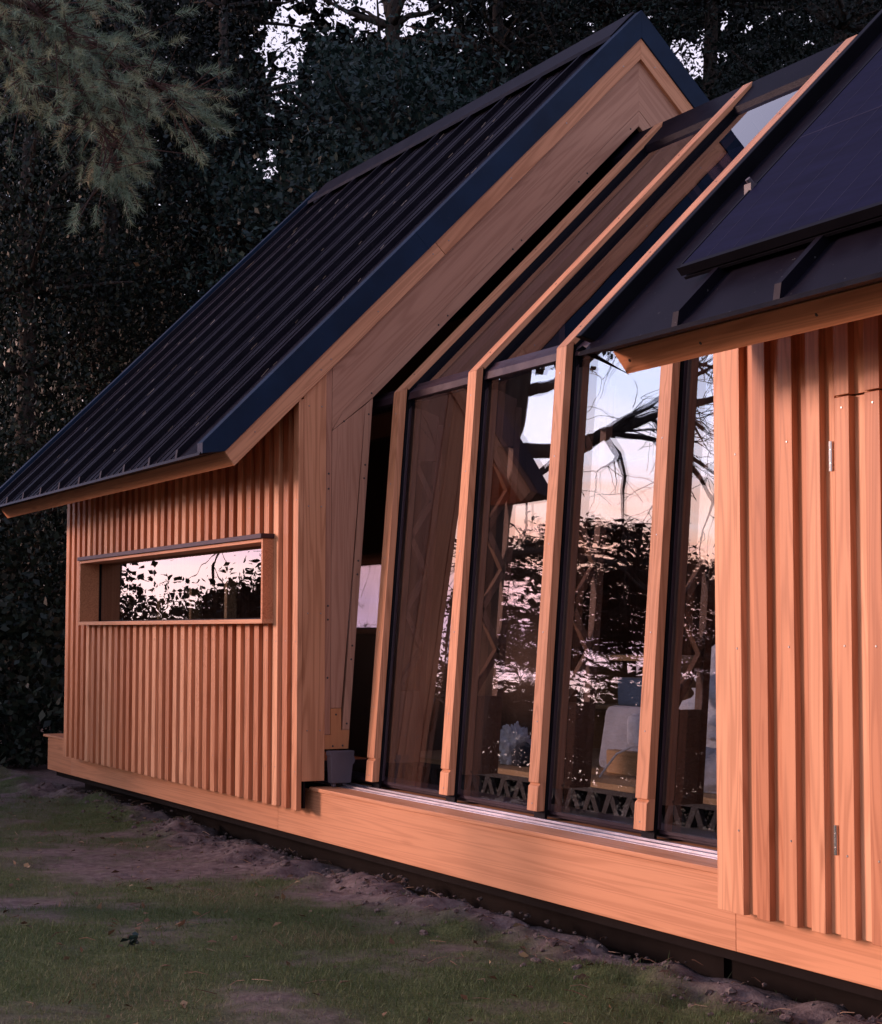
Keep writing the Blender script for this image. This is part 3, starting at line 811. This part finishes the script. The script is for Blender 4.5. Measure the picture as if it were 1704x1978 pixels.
LF_FAR=leafmat('leaf_far',[(0,(.003,.004,.004)),(1,(.009,.011,.010))],.7,.1,.05)
LF_PINE=leafmat('pine_needle',[(0,(.075,.12,.085)),(.5,(.20,.28,.195)),(.9,(.31,.33,.20)),(1,(.36,.25,.15))],.5,.3,.1)

def P(px,py,d):
    """point at distance d along the sight line of a spot measured on the photograph"""
    a=(px-852.)/f;b=(989.-py)/f
    return EYE+(fwd+rgt*a+up*b)*d

def tree(name,base,h,rad,zc,nleaf,lsize,mt,label,cat='tree',group=None,nc=70,cr=.5,trunk=.22,seed=1,keep=None,flat=0,asp=.55,droop=0.,shell=.35,lean=(0,0)):
    random.seed(seed)
    t=tag(empty(name,base),label,cat,group)
    tb=MB(); bx,by,bz=base
    top=(bx+lean[0],by+lean[1],bz+h*.82)
    pts=limb(tb,(bx,by,bz-.2),top,trunk,trunk*.3,n=8,seg=9,wob=.05)
    cen=(bx+lean[0]*.6,by+lean[1]*.6,bz+zc)
    pos,idx,cc=clumps(nleaf,cen,rad,nc,cr,shell,.22 if flat>.5 else .75)
    for c_ in cc[::2]:
        q=min(pts,key=lambda p:(p-Vector(c_)).length+max(0,p.z-c_[2])*2)
        limb(tb,q,c_,trunk*.22,.012,sag=-.05,n=4,seg=5,wob=.12)
    part('trunk',tb,BARK,t,smooth=True)
    if keep is not None:
        k=keep(pos); pos=pos[k]; idx=idx[k]
    kk=pos[:,2]>bz+.25+.2*rng.random(len(pos)); pos=pos[kk]; idx=idx[kk]
    sz=lsize*(.6+.8*rng.random(len(pos)))
    V,F=leaves(pos,sz,asp,flat,droop)
    ct=rng.random(nc)*.5
    tone=np.clip(ct[idx]+rng.random(len(pos))*.5,0,1)
    npmesh('crown',V,F,np.repeat(tone,4),mt,t)
    return t

def proj_np(p):
    q=p-np.array(EYE); d=q@np.array(fwd); return 852+f*(q@np.array(rgt))/d, 989-f*(q@np.array(up))/d
def gap(cx,cy,rx,ry,prob):
    """thin the crown where the photograph's crowns are thin (a lacy patch with sky behind)"""
    return (cx,cy,rx,ry,prob)
GAPS=[gap(820,45,360,80,.38),gap(300,60,140,60,.2),gap(552,105,60,150,.80),gap(720,25,160,60,.72),gap(520,310,30,70,.65),gap(1335,115,80,60,.6),gap(960,40,60,60,.6),gap(760,230,120,60,.35),gap(1190,30,90,40,.5),gap(1420,40,60,40,.5)]
def thin(pos):
    x,y=proj_np(pos); k=np.ones(len(pos),bool)
    for cx,cy,rx,ry,pr in GAPS:
        e=((x-cx)/rx)**2+((y-cy)/ry)**2
        k&=~((e<1)&(rng.random(len(pos))<pr*(1-e*.6)))
    return k

G='trees behind the cabin'
def gp(px,d): 
    q=P(px,1218,d); return (q.x,q.y,0.)
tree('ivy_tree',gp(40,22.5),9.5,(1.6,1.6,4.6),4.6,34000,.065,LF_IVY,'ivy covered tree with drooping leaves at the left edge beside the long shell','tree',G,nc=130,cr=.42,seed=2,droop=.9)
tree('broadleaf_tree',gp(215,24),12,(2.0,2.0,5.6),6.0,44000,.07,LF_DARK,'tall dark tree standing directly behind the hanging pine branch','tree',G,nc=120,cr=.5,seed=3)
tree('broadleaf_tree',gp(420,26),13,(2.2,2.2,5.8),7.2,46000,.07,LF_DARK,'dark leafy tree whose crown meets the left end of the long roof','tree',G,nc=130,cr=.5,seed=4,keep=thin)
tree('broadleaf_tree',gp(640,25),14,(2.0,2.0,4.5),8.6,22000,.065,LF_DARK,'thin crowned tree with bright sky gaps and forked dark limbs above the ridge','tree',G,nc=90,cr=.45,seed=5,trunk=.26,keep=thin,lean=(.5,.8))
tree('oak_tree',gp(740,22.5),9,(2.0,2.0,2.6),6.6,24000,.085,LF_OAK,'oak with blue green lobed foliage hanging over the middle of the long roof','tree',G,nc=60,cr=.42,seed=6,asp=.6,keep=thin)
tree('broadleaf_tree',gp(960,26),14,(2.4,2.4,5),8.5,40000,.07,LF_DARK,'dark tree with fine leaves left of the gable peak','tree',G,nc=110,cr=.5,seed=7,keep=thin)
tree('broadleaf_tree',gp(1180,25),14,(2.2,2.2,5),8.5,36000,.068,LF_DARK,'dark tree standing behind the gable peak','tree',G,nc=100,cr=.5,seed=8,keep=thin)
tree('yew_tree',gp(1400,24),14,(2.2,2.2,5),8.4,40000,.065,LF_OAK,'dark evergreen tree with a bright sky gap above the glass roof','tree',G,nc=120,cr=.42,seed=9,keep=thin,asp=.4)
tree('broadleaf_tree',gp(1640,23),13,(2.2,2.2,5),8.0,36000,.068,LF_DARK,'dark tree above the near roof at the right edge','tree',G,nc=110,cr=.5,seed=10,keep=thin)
# far wood closing the view
n=170000
px=rng.uniform(-500,2300,n); dd=rng.uniform(30,40,n)
py_=rng.uniform(-250,1600,n)
a=(px-852)/f; b_=(989-py_)/f
pos=np.array(EYE)+(np.array(fwd)+a[:,None]*np.array(rgt)+b_[:,None]*np.array(up))*dd[:,None]
k=thin(pos)&(pos[:,2]>0)
for cx,cy,rx,ry,pr in GAPS[2:6]: k&=(((px-cx)/rx)**2+((py_-cy)/ry)**2>(.15+1.0*rng.random(n)))|(rng.random(n)<.16)
fade=rng.random(n)>np.clip((200-py_)/1500,0,.3)
pos=pos[k&fade]
V,F=leaves(pos,.30*(.6+.8*rng.random(len(pos))),.7)
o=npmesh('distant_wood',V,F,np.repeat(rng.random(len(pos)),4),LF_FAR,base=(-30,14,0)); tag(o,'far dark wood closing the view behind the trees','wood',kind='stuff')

# bramble bush at the left with larger leaves
def bush(name,base,rad,n,ls,mt,label,seed,nc=40,cr=.22,flat=.2,group=None,droop=.3):
    random.seed(seed)
    t=tag(empty(name,base),label,'bush',group)
    sb=MB()
    cen=(base[0],base[1],base[2]+rad[2]*.8)
    pos,idx,cc=clumps(n,cen,rad,nc,cr,.25)
    pos[:,2]=np.maximum(pos[:,2],base[2]+.05)
    for c_ in cc[::3]: limb(sb,(base[0]+random.uniform(-.3,.3),base[1]+random.uniform(-.3,.3),base[2]-.05),c_,.018,.005,n=4,seg=5,wob=.12)
    part('stem',sb,BARK,t)
    V,F=leaves(pos,ls*(.6+.8*rng.random(len(pos))),.7,flat,droop)
    ct=rng.random(nc)*.5; tone=np.clip(ct[idx]+.5*rng.random(len(pos)),0,1)
    npmesh('foliage',V,F,np.repeat(tone,4),mt,t); return t
q=gp(20,20.3); bush('bramble_bush',q,(1.0,1.2,1.1),5200,.10,LF_IVY,'bramble bush with broad leaves and a few yellowing ones left of the cabin',21,nc=45)
q=gp(90,23.5); bush('shrub',q,(1.2,1.5,1.6),9000,.08,LF_DARK,'dark shrub tucked behind the left end of the timber base',22,nc=60,cr=.3)
q=gp(-160,21); bush('shrub',q,(1.3,1.5,2.2),9000,.09,LF_IVY,'tall leafy shrub at the far left edge',23,nc=60,cr=.3)

# ------------------------------------------------------------------ hanging pine branch, upper left
random.seed(31)
pt=tag(empty('pine_tree',tuple(gp(-620,10.5))),'pine with long grey green needles whose branch hangs into the upper left corner','tree')
tb=MB(); bpos=Vector(gp(-620,10.5))
limb(tb,bpos+Vector((0,0,-.2)),bpos+Vector((.1,.1,9)),.24,.10,n=8,seg=10,wob=.03)
part('trunk',tb,BARK,pt,smooth=True)
D=10.3
main=[[(-620,-330,10.5),(-300,-140,10.4),(-60,-20,10.3),(60,10,10.3),(140,60,10.3)],
      [(60,10,10.3),(110,70,10.25),(160,170,10.2),(200,260,10.2),(235,345,10.2)],
      [(90,45,10.35),(190,90,10.4),(290,160,10.4),(370,205,10.45)],
      [(-80,-30,10.3),(-20,60,10.2),(40,130,10.2),(90,170,10.2)],
      [(150,90,10.3),(220,170,10.3),(260,240,10.3)],
      [(0,-20,10.5),(140,-20,10.5),(260,10,10.5)]]
lb=MB(); tips=[]
for j,pl_ in enumerate(main):
    pts=[P(*q) for q in pl_]; r0=.045 if j==0 else .018
    lb.tube(pts,[r0*(1-.75*i/(len(pts)-1)) for i in range(len(pts))],6)
    if j in (0,5): 
        segs=pts[-3:] if j==0 else pts[1:]
    else: segs=pts
    for i in range(len(segs)-1):
        for _ in range(30 if j!=5 else 12):
            t=random.random(); c0=segs[i].lerp(segs[i+1],t)
            off=(rgt*random.gauss(0,.15)+up*random.gauss(-.02,.13)+fwd*random.gauss(0,.22))
            dirv=(segs[i+1]-segs[i]).normalized()*.9+off*3.2
            tip=c0+off
            lb.tube([c0-(segs[i+1]-segs[i]).normalized()*.06,tip],[.004,.003],4)
            tips.append((tip,dirv.normalized()))
for q,d in (((425,235,10.45),(1,-.3)),((400,215,10.45),(1,-.25)),((245,378,10.2),(.3,-1)),((215,360,10.2),(-.2,-1)),((265,350,10.2),(.8,-.5)),((350,180,10.4),(.8,.1))):
    for _ in range(5): tips.append((P(q[0]+random.gauss(0,12),q[1]+random.gauss(0,12),q[2]),(rgt*d[0]+up*d[1]+fwd*random.gauss(0,.3)).normalized()))
TWIGP=leafmat('pine_twig',[(0,(.035,.022,.02)),(1,(.09,.045,.038))],.8,.2,0); part('branch',lb,TWIGP,pt)
VV=[];TT=[]
for tip,d in tips:
    d=np.array(d); nn=80
    along=rng.random(nn)*.13
    v=rng.normal(size=(nn,3)); v-= (v@d)[:,None]*d; v/=np.linalg.norm(v,axis=1)[:,None]
    ang=np.radians(rng.uniform(25,72,nn)); dd=np.cos(ang)[:,None]*d+np.sin(ang)[:,None]*v
    L=rng.uniform(.042,.068,nn)[:,None]
    b0=np.array(tip)-d*.10+d*along[:,None]
    sd_=np.cross(dd,rng.normal(size=(nn,3))); sd_/=np.linalg.norm(sd_,axis=1)[:,None]
    w=.0013
    VV.append(np.stack([b0-sd_*w,b0+sd_*w,b0+dd*L],1).reshape(-1,3))
    TT.append(np.repeat(np.clip(rng.random()*.75+rng.random(nn)*.3,0,1),3))
V=np.concatenate(VV); F=np.arange(len(V)).reshape(-1,3)
npmesh('needles',V,F,np.concatenate(TT),LF_PINE,pt)

def vnoise(x,y,s,seed):
    x=np.asarray(x)/s+seed*17.3; y=np.asarray(y)/s+seed*9.7
    xi=np.floor(x).astype(int); yi=np.floor(y).astype(int); fx=x-xi; fy=y-yi
    fx=fx*fx*(3-2*fx); fy=fy*fy*(3-2*fy)
    def h(a,b):
        v=(a*374761393+b*668265263+seed*1442695041)&0xffffffff
        v=((v^(v>>13))*1274126177)&0xffffffff
        return ((v^(v>>16))&0xffff)/65535.
    return (h(xi,yi)*(1-fx)+h(xi+1,yi)*fx)*(1-fy)+(h(xi,yi+1)*(1-fx)+h(xi+1,yi+1)*fx)*fy
# ------------------------------------------------------------------ trees in front, seen only in the glass
random.seed(41)
def front_tree():
    base=(-19.0,.05,0)
    t=tag(empty('bare_tree',base),'leaning tree with thick crooked limbs and bare twigs, mirrored in the glass','tree')
    b=MB()
    tr=[Vector(base)+Vector(v) for v in ((0,0,-.2),(.05,0,1.0),(.10,-.05,2.2),(.0,-.05,3.2),(-.1,-.1,4.6),(-.05,-.2,6.5),(.1,-.3,9))]
    b.tube(tr,[.40,.30,.26,.24,.20,.15,.06],12)
    part('trunk',b,BARK,t,smooth=True)
    def grow(mb,p,d,L,r,lev):
        n=6; pts=[p]; dd=d.normalized()
        for i in range(n):
            dd=(dd+Vector((random.gauss(0,.22),random.gauss(0,.22),random.gauss(-.03,.18)))).normalized()
            pts.append(pts[-1]+dd*L/n)
        mb.tube(pts,[max(.004,r*(1-.75*i/n)) for i in range(n+1)],6 if lev<2 else 4)
        if lev<3:
            for _ in range(5 if lev else 6):
                i=random.randint(1,n); e=(dd+Vector((random.gauss(0,.8),random.gauss(0,.8),random.gauss(-.15,.6)))).normalized()
                grow(mb,pts[i],e,L*random.uniform(.4,.65),max(.005,r*.42),lev+1)
    for z,d,L,r in ((3.2,(.35,-.9,.02),4.6,.045),(3.9,(.5,-.75,.35),3.6,.06),(4.5,(.0,-1,.16),5.5,.105),(2.3,(.5,-.8,-.02),1.5,.03),(5.2,(.6,-.4,.5),3.5,.08),(4.2,(-.8,.2,.35),3.5,.1),(6.4,(.3,-.8,.6),3.2,.07)):
        mb=MB(); i=[k for k in range(len(tr)-1) if tr[k].z<=z<=tr[k+1].z][0]
        p=tr[i].lerp(tr[i+1],(z-tr[i].z)/(tr[i+1].z-tr[i].z))
        grow(mb,p,Vector(d),L,r,0); part('limb',mb,BARK,t,smooth=True)
front_tree()
tree('hornbeam_tree',(-27,-7.2,0),6.5,(2.6,3.6,2.3),3.0,26000,.17,LF_DARK,'low spreading tree with layered leaves in front of the sunset, mirrored in the glass','tree',nc=110,cr=.5,seed=51,flat=.95,trunk=.14)
tree('hornbeam_tree',(-26.5,-11.5,0),6,(2.4,3.4,2.0),2.6,22000,.17,LF_DARK,'rounder low tree beside the layered tree, mirrored in the glass','tree',nc=100,cr=.5,seed=52,flat=.95,trunk=.14)
tree('laurel_tree',(-26.5,1.2,0),3.2,(1.6,1.3,.72),1.0,12000,.10,LF_DARK,'low young laurel with big leaves out in front of the ribbon window, mirrored in it','tree',nc=60,cr=.3,seed=53,trunk=.07)
tree('laurel_tree',(-27.5,-1.6,0),3.6,(1.4,1.1,.95),1.35,12000,.10,LF_DARK,'taller laurel beside the low young laurel, mirrored in the ribbon window','tree',nc=50,cr=.3,seed=54,trunk=.06)

def hedge(name,a,b,h,w_,n,label):
    a=np.array(a);b=np.array(b); t=rng.random(n)[:,None]; p=a+(b-a)*t
    q=np.zeros((n,3)); q[:,:2]=p[:,:2]+rng.normal(0,w_,(n,2)); hh=h*(.72+.5*vnoise(q[:,0],q[:,1],1.3,77))
    q[:,2]=hh*rng.random(n)**.8
    V,F=leaves(q,.16*(.6+.8*rng.random(n)),.7)
    h_=tag(empty(name,tuple((a+b)/2)),label,'hedge'); npmesh('foliage',V,F,np.repeat(rng.random(n),4),LF_DARK,h_)
    sb=MB()
    for i in range(24):
        u=(i+.5)/24; c_=a+(b-a)*u; sb.tube([(c_[0],c_[1],-.05),(c_[0]+random.gauss(0,.1),c_[1]+random.gauss(0,.1),h*.7)],[.03,.012],5)
    part('stem',sb,BARK,h_)
# tall trees added out of view: high crowns shade the wood and the lawn
hedge('hedge',(-44,-6,0),(-27,-27,0),2.6,.7,60000,'long clipped hedge closing the lawn far out in front, mirrored in the glass')
for i,(x,y,zc,seed) in enumerate(((-16.5,-6.5,12.2,61),(-24,-8,14.0,62),(-32,-6.5,13.5,63))):
    tree('added_shade_tree',(x,y,0),zc+5,(4.6,4.0,3.9),zc,15000,.24,LF_DARK,['added unseen tree whose high crown blocks the low sun','taller added tree beyond the lawn, its high crown shading the wood','outermost added tree shading the wood from the far end of the lawn','added shade tree nearest the near shell, out in front of it'][i],'tree','added shade trees in front of the cabin',nc=90,cr=.8,seed=seed,trunk=.28)
# ------------------------------------------------------------------ ground
def gheight(x,y):
    z=(vnoise(x,y,1.7,1)-.5)*.07+(vnoise(x,y,.5,2)-.5)*.025+(vnoise(x,y,.17,3)-.5)*.014
    edge=4.70+(vnoise(x,0*y,.6,4)-.5)*.20+(vnoise(x,0*y,.13,9)-.5)*.12
    near=np.exp(-((y-4.45)/.28)**2)
    z=z+near*((vnoise(x,y,.22,5)-.20)*.13+(vnoise(x,y,.09,6)-.5)*.05+(vnoise(x,y,.05,8)-.5)*.02)
    t=np.clip((y-edge)/.06,0,1); inb=(x>-17.6)&(x<0)&(y<9.7)
    z=np.where(inb,z*(1-t)-.15*t,z)
    far=np.clip((np.abs(x+11)-9)/4,0,1); 
    return z-.03
xsg=np.concatenate([np.linspace(-400,-40,14),np.linspace(-36,-21,24),np.arange(-20.4,-3.6,.045),np.linspace(-3,30,24),np.linspace(40,400,12)])
ysg=np.concatenate([np.linspace(-400,-20,14),np.linspace(-18,.2,28),np.arange(.3,5.1,.035),np.linspace(5.3,20,20),np.linspace(24,400,14)])
XX,YY=np.meshgrid(xsg,ysg,indexing='ij'); ZZ=gheight(XX,YY)
V=np.stack([XX,YY,ZZ],-1).reshape(-1,3); ny=len(ysg); nx=len(xsg)
i,j=np.meshgrid(np.arange(nx-1),np.arange(ny-1),indexing='ij'); a=(i*ny+j).ravel()
F=np.stack([a,a+ny,a+ny+1,a+1],1)
def grass_mask(x,y):
    g=vnoise(x,y,1.1,21)*.55+vnoise(x,y,.42,22)*.35+vnoise(x,y,.16,23)*.18
    g=g+(vnoise(x,y,.07,24)-.5)*.16-np.clip((y-4.24)/.40,0,1)*.46+np.clip((3.3-y)/2.,0,1)*.08
    return g
GM=np.clip((grass_mask(XX,YY)-.36)/.36,0,1)
def groundmat():
    mt,nt,out=mat('soil_and_moss'); L=nt.links.new
    at=nd(nt,'ShaderNodeAttribute',attribute_name='tone')
    p=nd(nt,'ShaderNodeBsdfPrincipled'); setin(p,Roughness=.95); p.inputs['Specular IOR Level'].default_value=.1
    n=noise(nt,mapped(nt,(1,1,1)),14.,6,.68); n2=noise(nt,mapped(nt,(1,1,1)),70.,3,.6)
    s=ramp(nt,n,[(.28,(.045,.032,.032)),(.55,(.14,.108,.112)),(.8,(.25,.20,.21))])
    g=ramp(nt,n2,[(.3,(.028,.040,.016)),(.7,(.085,.104,.046))])
    mx=nd(nt,'ShaderNodeMix',data_type='RGBA',clamp_factor=True)
    fac=math_n(nt,'ADD',math_n(nt,'MULTIPLY',at.outputs['Fac'],1.1),math_n(nt,'MULTIPLY',math_n(nt,'SUBTRACT',n,.5),.9))
    L(fac,mx.inputs[0]); L(s,mx.inputs[6]); L(g,mx.inputs[7]); L(mx.outputs[2],p.inputs['Base Color'])
    bp=nd(nt,'ShaderNodeBump'); setin(bp,Strength=.7,Distance=.02); L(n,bp.inputs['Height'])
    bp2=nd(nt,'ShaderNodeBump'); setin(bp2,Strength=.6,Distance=.006); L(n2,bp2.inputs['Height']); L(bp.outputs[0],bp2.inputs['Normal']); L(bp2.outputs[0],p.inputs['Normal'])
    L(p.outputs[0],out.inputs[0]); return mt
SOIL=groundmat()
o=npmesh('ground',V,F,GM.ravel(),SOIL,smooth=True); tag(o,'bare soil and worn lawn in front of the cabin','ground',kind='structure')
# grass blades
n=420000
gx=rng.uniform(-20,-3.8,n); gy=rng.uniform(.4,4.75,n)
k=rng.random(n)<np.clip((grass_mask(gx,gy)-.42)/.42,0.03,1)**1.3
pxx,pyy=proj_np(np.stack([gx,gy,np.zeros(n)],1))
k&=(pxx>-250)&(pxx<1950)&(pyy<2250)
gx,gy=gx[k],gy[k]; n=len(gx); gz=gheight(gx,gy)
h=rng.uniform(.010,.032,n)*(.6+.8*vnoise(gx,gy,.5,31)); an=rng.uniform(0,2*np.pi,n); w=rng.uniform(.0012,.0024,n)
ln=rng.normal(0,.6,(n,2))*h[:,None]
b0=np.stack([gx-np.cos(an)*w,gy-np.sin(an)*w,gz-.003],1); b1=np.stack([gx+np.cos(an)*w,gy+np.sin(an)*w,gz-.003],1)
tp=np.stack([gx+ln[:,0],gy+ln[:,1],gz+h],1)
V=np.stack([b0,b1,tp],1).reshape(-1,3); F=np.arange(3*n).reshape(n,3)
GRASS=leafmat('grass_blade',[(0,(.036,.062,.022)),(.55,(.082,.120,.048)),(.8,(.11,.105,.062)),(1,(.20,.16,.11))],.6,.2,.2)
tn=np.clip(vnoise(gx,gy,.6,33)*.6+rng.random(n)*.45,0,1)
o=npmesh('grass',V,F,np.repeat(tn,3),GRASS,base=(-9,2.5,0)); tag(o,'short patchy grass','grass',kind='stuff')
# clods, roots
random.seed(61)
from mathutils import noise as mn
cl=MB()
for i in range(1100):
    x=random.uniform(-17.4,-4); y=random.gauss(4.48,.16); 
    if y>4.72: y=4.72
    r=abs(random.gauss(.005,.007))+.003
    if random.random()<.04: r*=1.7
    z=float(gheight(np.array([x]),np.array([min(y,4.6)]))[0]); sd=random.random()*50
    bm=bmesh.new(); bmesh.ops.create_icosphere(bm,subdivisions=2 if r>.008 else 1,radius=r)
    vs=[]
    for v in bm.verts:
        q=v.co.copy(); q*=1+.6*mn.noise(q/r*1.4+Vector((sd,0,0)))+.35*mn.noise(q/r*3.2+Vector((0,sd,0))); q.z*=.7; vs.append(q+Vector((x,y,z+r*.25)))
    cl.add(vs,[[v.index for v in fc.verts] for fc in bm.faces],tone=random.uniform(0,.12)); bm.free()
o=part('soil_clods',cl,SOIL,base=(-10,4.5,0),smooth=False); tag(o,'loose clods of dug soil along the foot of the cabin','soil',kind='stuff')
tw=MB()
for i in range(260):
    if i<140: x=random.uniform(-17,-4.5); y=random.gauss(4.5,.14)
    else: x=random.uniform(-16,-5); y=random.uniform(1.2,4.4)
    z=float(gheight(np.array([x]),np.array([min(y,4.6)]))[0])+.006; a=random.uniform(0,6.28); l=random.uniform(.03,.14)
    p=Vector((x,y,z)); q=p+Vector((math.cos(a)*l,math.sin(a)*l,random.uniform(-.002,.03)))
    tw.tube([p,p.lerp(q,.5)+Vector((random.gauss(0,.01),random.gauss(0,.01),random.uniform(0,.012))),q],[.0022,.002,.0012],4)
TWIG=leafmat('twig_litter',[(0,(.05,.03,.025)),(.6,(.13,.07,.05)),(1,(.24,.17,.13))],.8,.1,0)
o=part('twig_litter',tw,TWIG,base=(-10,3.5,0)); tag(o,'roots and twigs scattered on the soil','litter',kind='stuff')
n=420; lx=rng.uniform(-17,-4.5,n); ly=rng.uniform(.8,4.55,n); lz=gheight(lx,ly)+.012
V,F=leaves(np.stack([lx,ly,lz],1),.045*(.6+.8*rng.random(n)),.6,.85)
DRYL=leafmat('dry_leaf',[(0,(.06,.035,.025)),(.7,(.16,.10,.06)),(1,(.26,.20,.12))],.7,.2,.1)
o=npmesh('fallen_leaves',V,F,np.repeat(rng.random(n),4),DRYL,base=(-10,2.6,0)); tag(o,'dry fallen leaves scattered over the lawn','leaves',kind='stuff')
# small weed in the lawn
wd=tag(empty('weed',(-8.39,2.61,0)),'small blue green weed standing alone in the lawn near the bottom left','plant')
b=MB(); b.tube([(-8.39,2.61,-.04),(-8.385,2.612,.06)],.003,5); part('stem',b,GRASS,wd)
pos=np.array([(-8.39+rng.normal(0,.02),2.61+rng.normal(0,.02),.02+.06*rng.random()) for _ in range(16)])
V,F=leaves(pos,.05*(.6+.7*rng.random(16)),.6,.5); npmesh('leaf',V,F,np.repeat(rng.random(16),4),LF_OAK,wd)

# ------------------------------------------------------------------ light
SUN_AZ,SUN_EL=38.,12.5        # azimuth from the -Y axis towards -X
sd_=Vector((-math.sin(R(SUN_AZ))*math.cos(R(SUN_EL)),-math.cos(R(SUN_AZ))*math.cos(R(SUN_EL)),math.sin(R(SUN_EL))))
sl=bpy.data.lights.new('sun','SUN'); sl.energy=4.3; sl.angle=R(12); sl.color=(1.,.59,.475)
so=bpy.data.objects.new('sun',sl); C.objects.link(so); so.rotation_euler=sd_.to_track_quat('Z','Y').to_euler(); so.location=sd_*50

w=bpy.data.worlds.new('World'); sc.world=w; w.use_nodes=True; nt=w.node_tree; nt.nodes.clear(); L=nt.links.new
out=nt.nodes.new('ShaderNodeOutputWorld')
sky=nd(nt,'ShaderNodeTexSky',sky_type='NISHITA'); sky.sun_disc=False; sky.sun_elevation=R(SUN_EL); sky.sun_rotation=R(180+SUN_AZ)
b1=nd(nt,'ShaderNodeBackground'); L(sky.outputs[0],b1.inputs[0]); b1.inputs[1].default_value=.05
tc=nd(nt,'ShaderNodeTexCoord'); sx=nd(nt,'ShaderNodeSeparateXYZ'); L(tc.outputs['Generated'],sx.inputs[0])
el=math_n(nt,'MULTIPLY',math_n(nt,'ARCSINE',sx.outputs['Z']),57.2958/60)   # 0..1 = 0..60 degrees
# streaky dusk cloud
mp=nd(nt,'ShaderNodeMapping'); mp.inputs['Scale'].default_value=(1.5,1.5,16); L(tc.outputs['Generated'],mp.inputs[0])
cl_=noise(nt,mp.outputs[0],2.2,4,.6,.3)
el2=math_n(nt,'ADD',el,math_n(nt,'MULTIPLY',math_n(nt,'SUBTRACT',cl_,.5),.10))
glow=ramp(nt,el2,[(0,(1.0,.74,.76)),(.03,(1.0,.66,.70)),(.06,(.80,.46,.72)),(.095,(.98,.50,.58)),(.122,(1.05,.50,.38)),(.142,(1.02,.64,.58)),(.17,(.92,.86,1.04)),(.24,(.62,.74,1.10)),(.36,(.34,.38,.55)),(1,(.16,.20,.36))])
base=ramp(nt,el2,[(0,(.62,.52,.60)),(.2,(1.05,.92,1.12)),(.38,(1.08,.98,1.22)),(.6,(.78,.74,1.0)),(1,(.40,.42,.70))])
dt=nd(nt,'ShaderNodeVectorMath',operation='DOT_PRODUCT'); L(tc.outputs['Generated'],dt.inputs[0]); dt.inputs[1].default_value=(-.87,-.49,0)
mr=nd(nt,'ShaderNodeMapRange',interpolation_type='SMOOTHSTEP'); L(dt.outputs['Value'],mr.inputs[0]); mr.inputs[1].default_value=.62; mr.inputs[2].default_value=.96
gs=nd(nt,'ShaderNodeVectorMath',operation='SCALE'); L(glow,gs.inputs[0]); gs.inputs['Scale'].default_value=4.0
mx=nd(nt,'ShaderNodeMix',data_type='RGBA'); L(mr.outputs[0],mx.inputs[0]); L(base,mx.inputs[6]); L(gs.outputs[0],mx.inputs[7])
b2=nd(nt,'ShaderNodeBackground'); L(mx.outputs[2],b2.inputs[0]); b2.inputs[1].default_value=.84
ad=nd(nt,'ShaderNodeAddShader'); L(b1.outputs[0],ad.inputs[0]); L(b2.outputs[0],ad.inputs[1]); L(ad.outputs[0],out.inputs[0])

vs=sc.view_settings; vs.view_transform='Standard'; vs.look='None'; vs.gamma=1; vs.exposure=0; vs.use_curve_mapping=False
sc.render.engine='CYCLES'
cy=sc.cycles; cy.use_denoising=True; cy.max_bounces=8; cy.transparent_max_bounces=16; cy.diffuse_bounces=3; cy.glossy_bounces=4; cy.sample_clamp_indirect=6
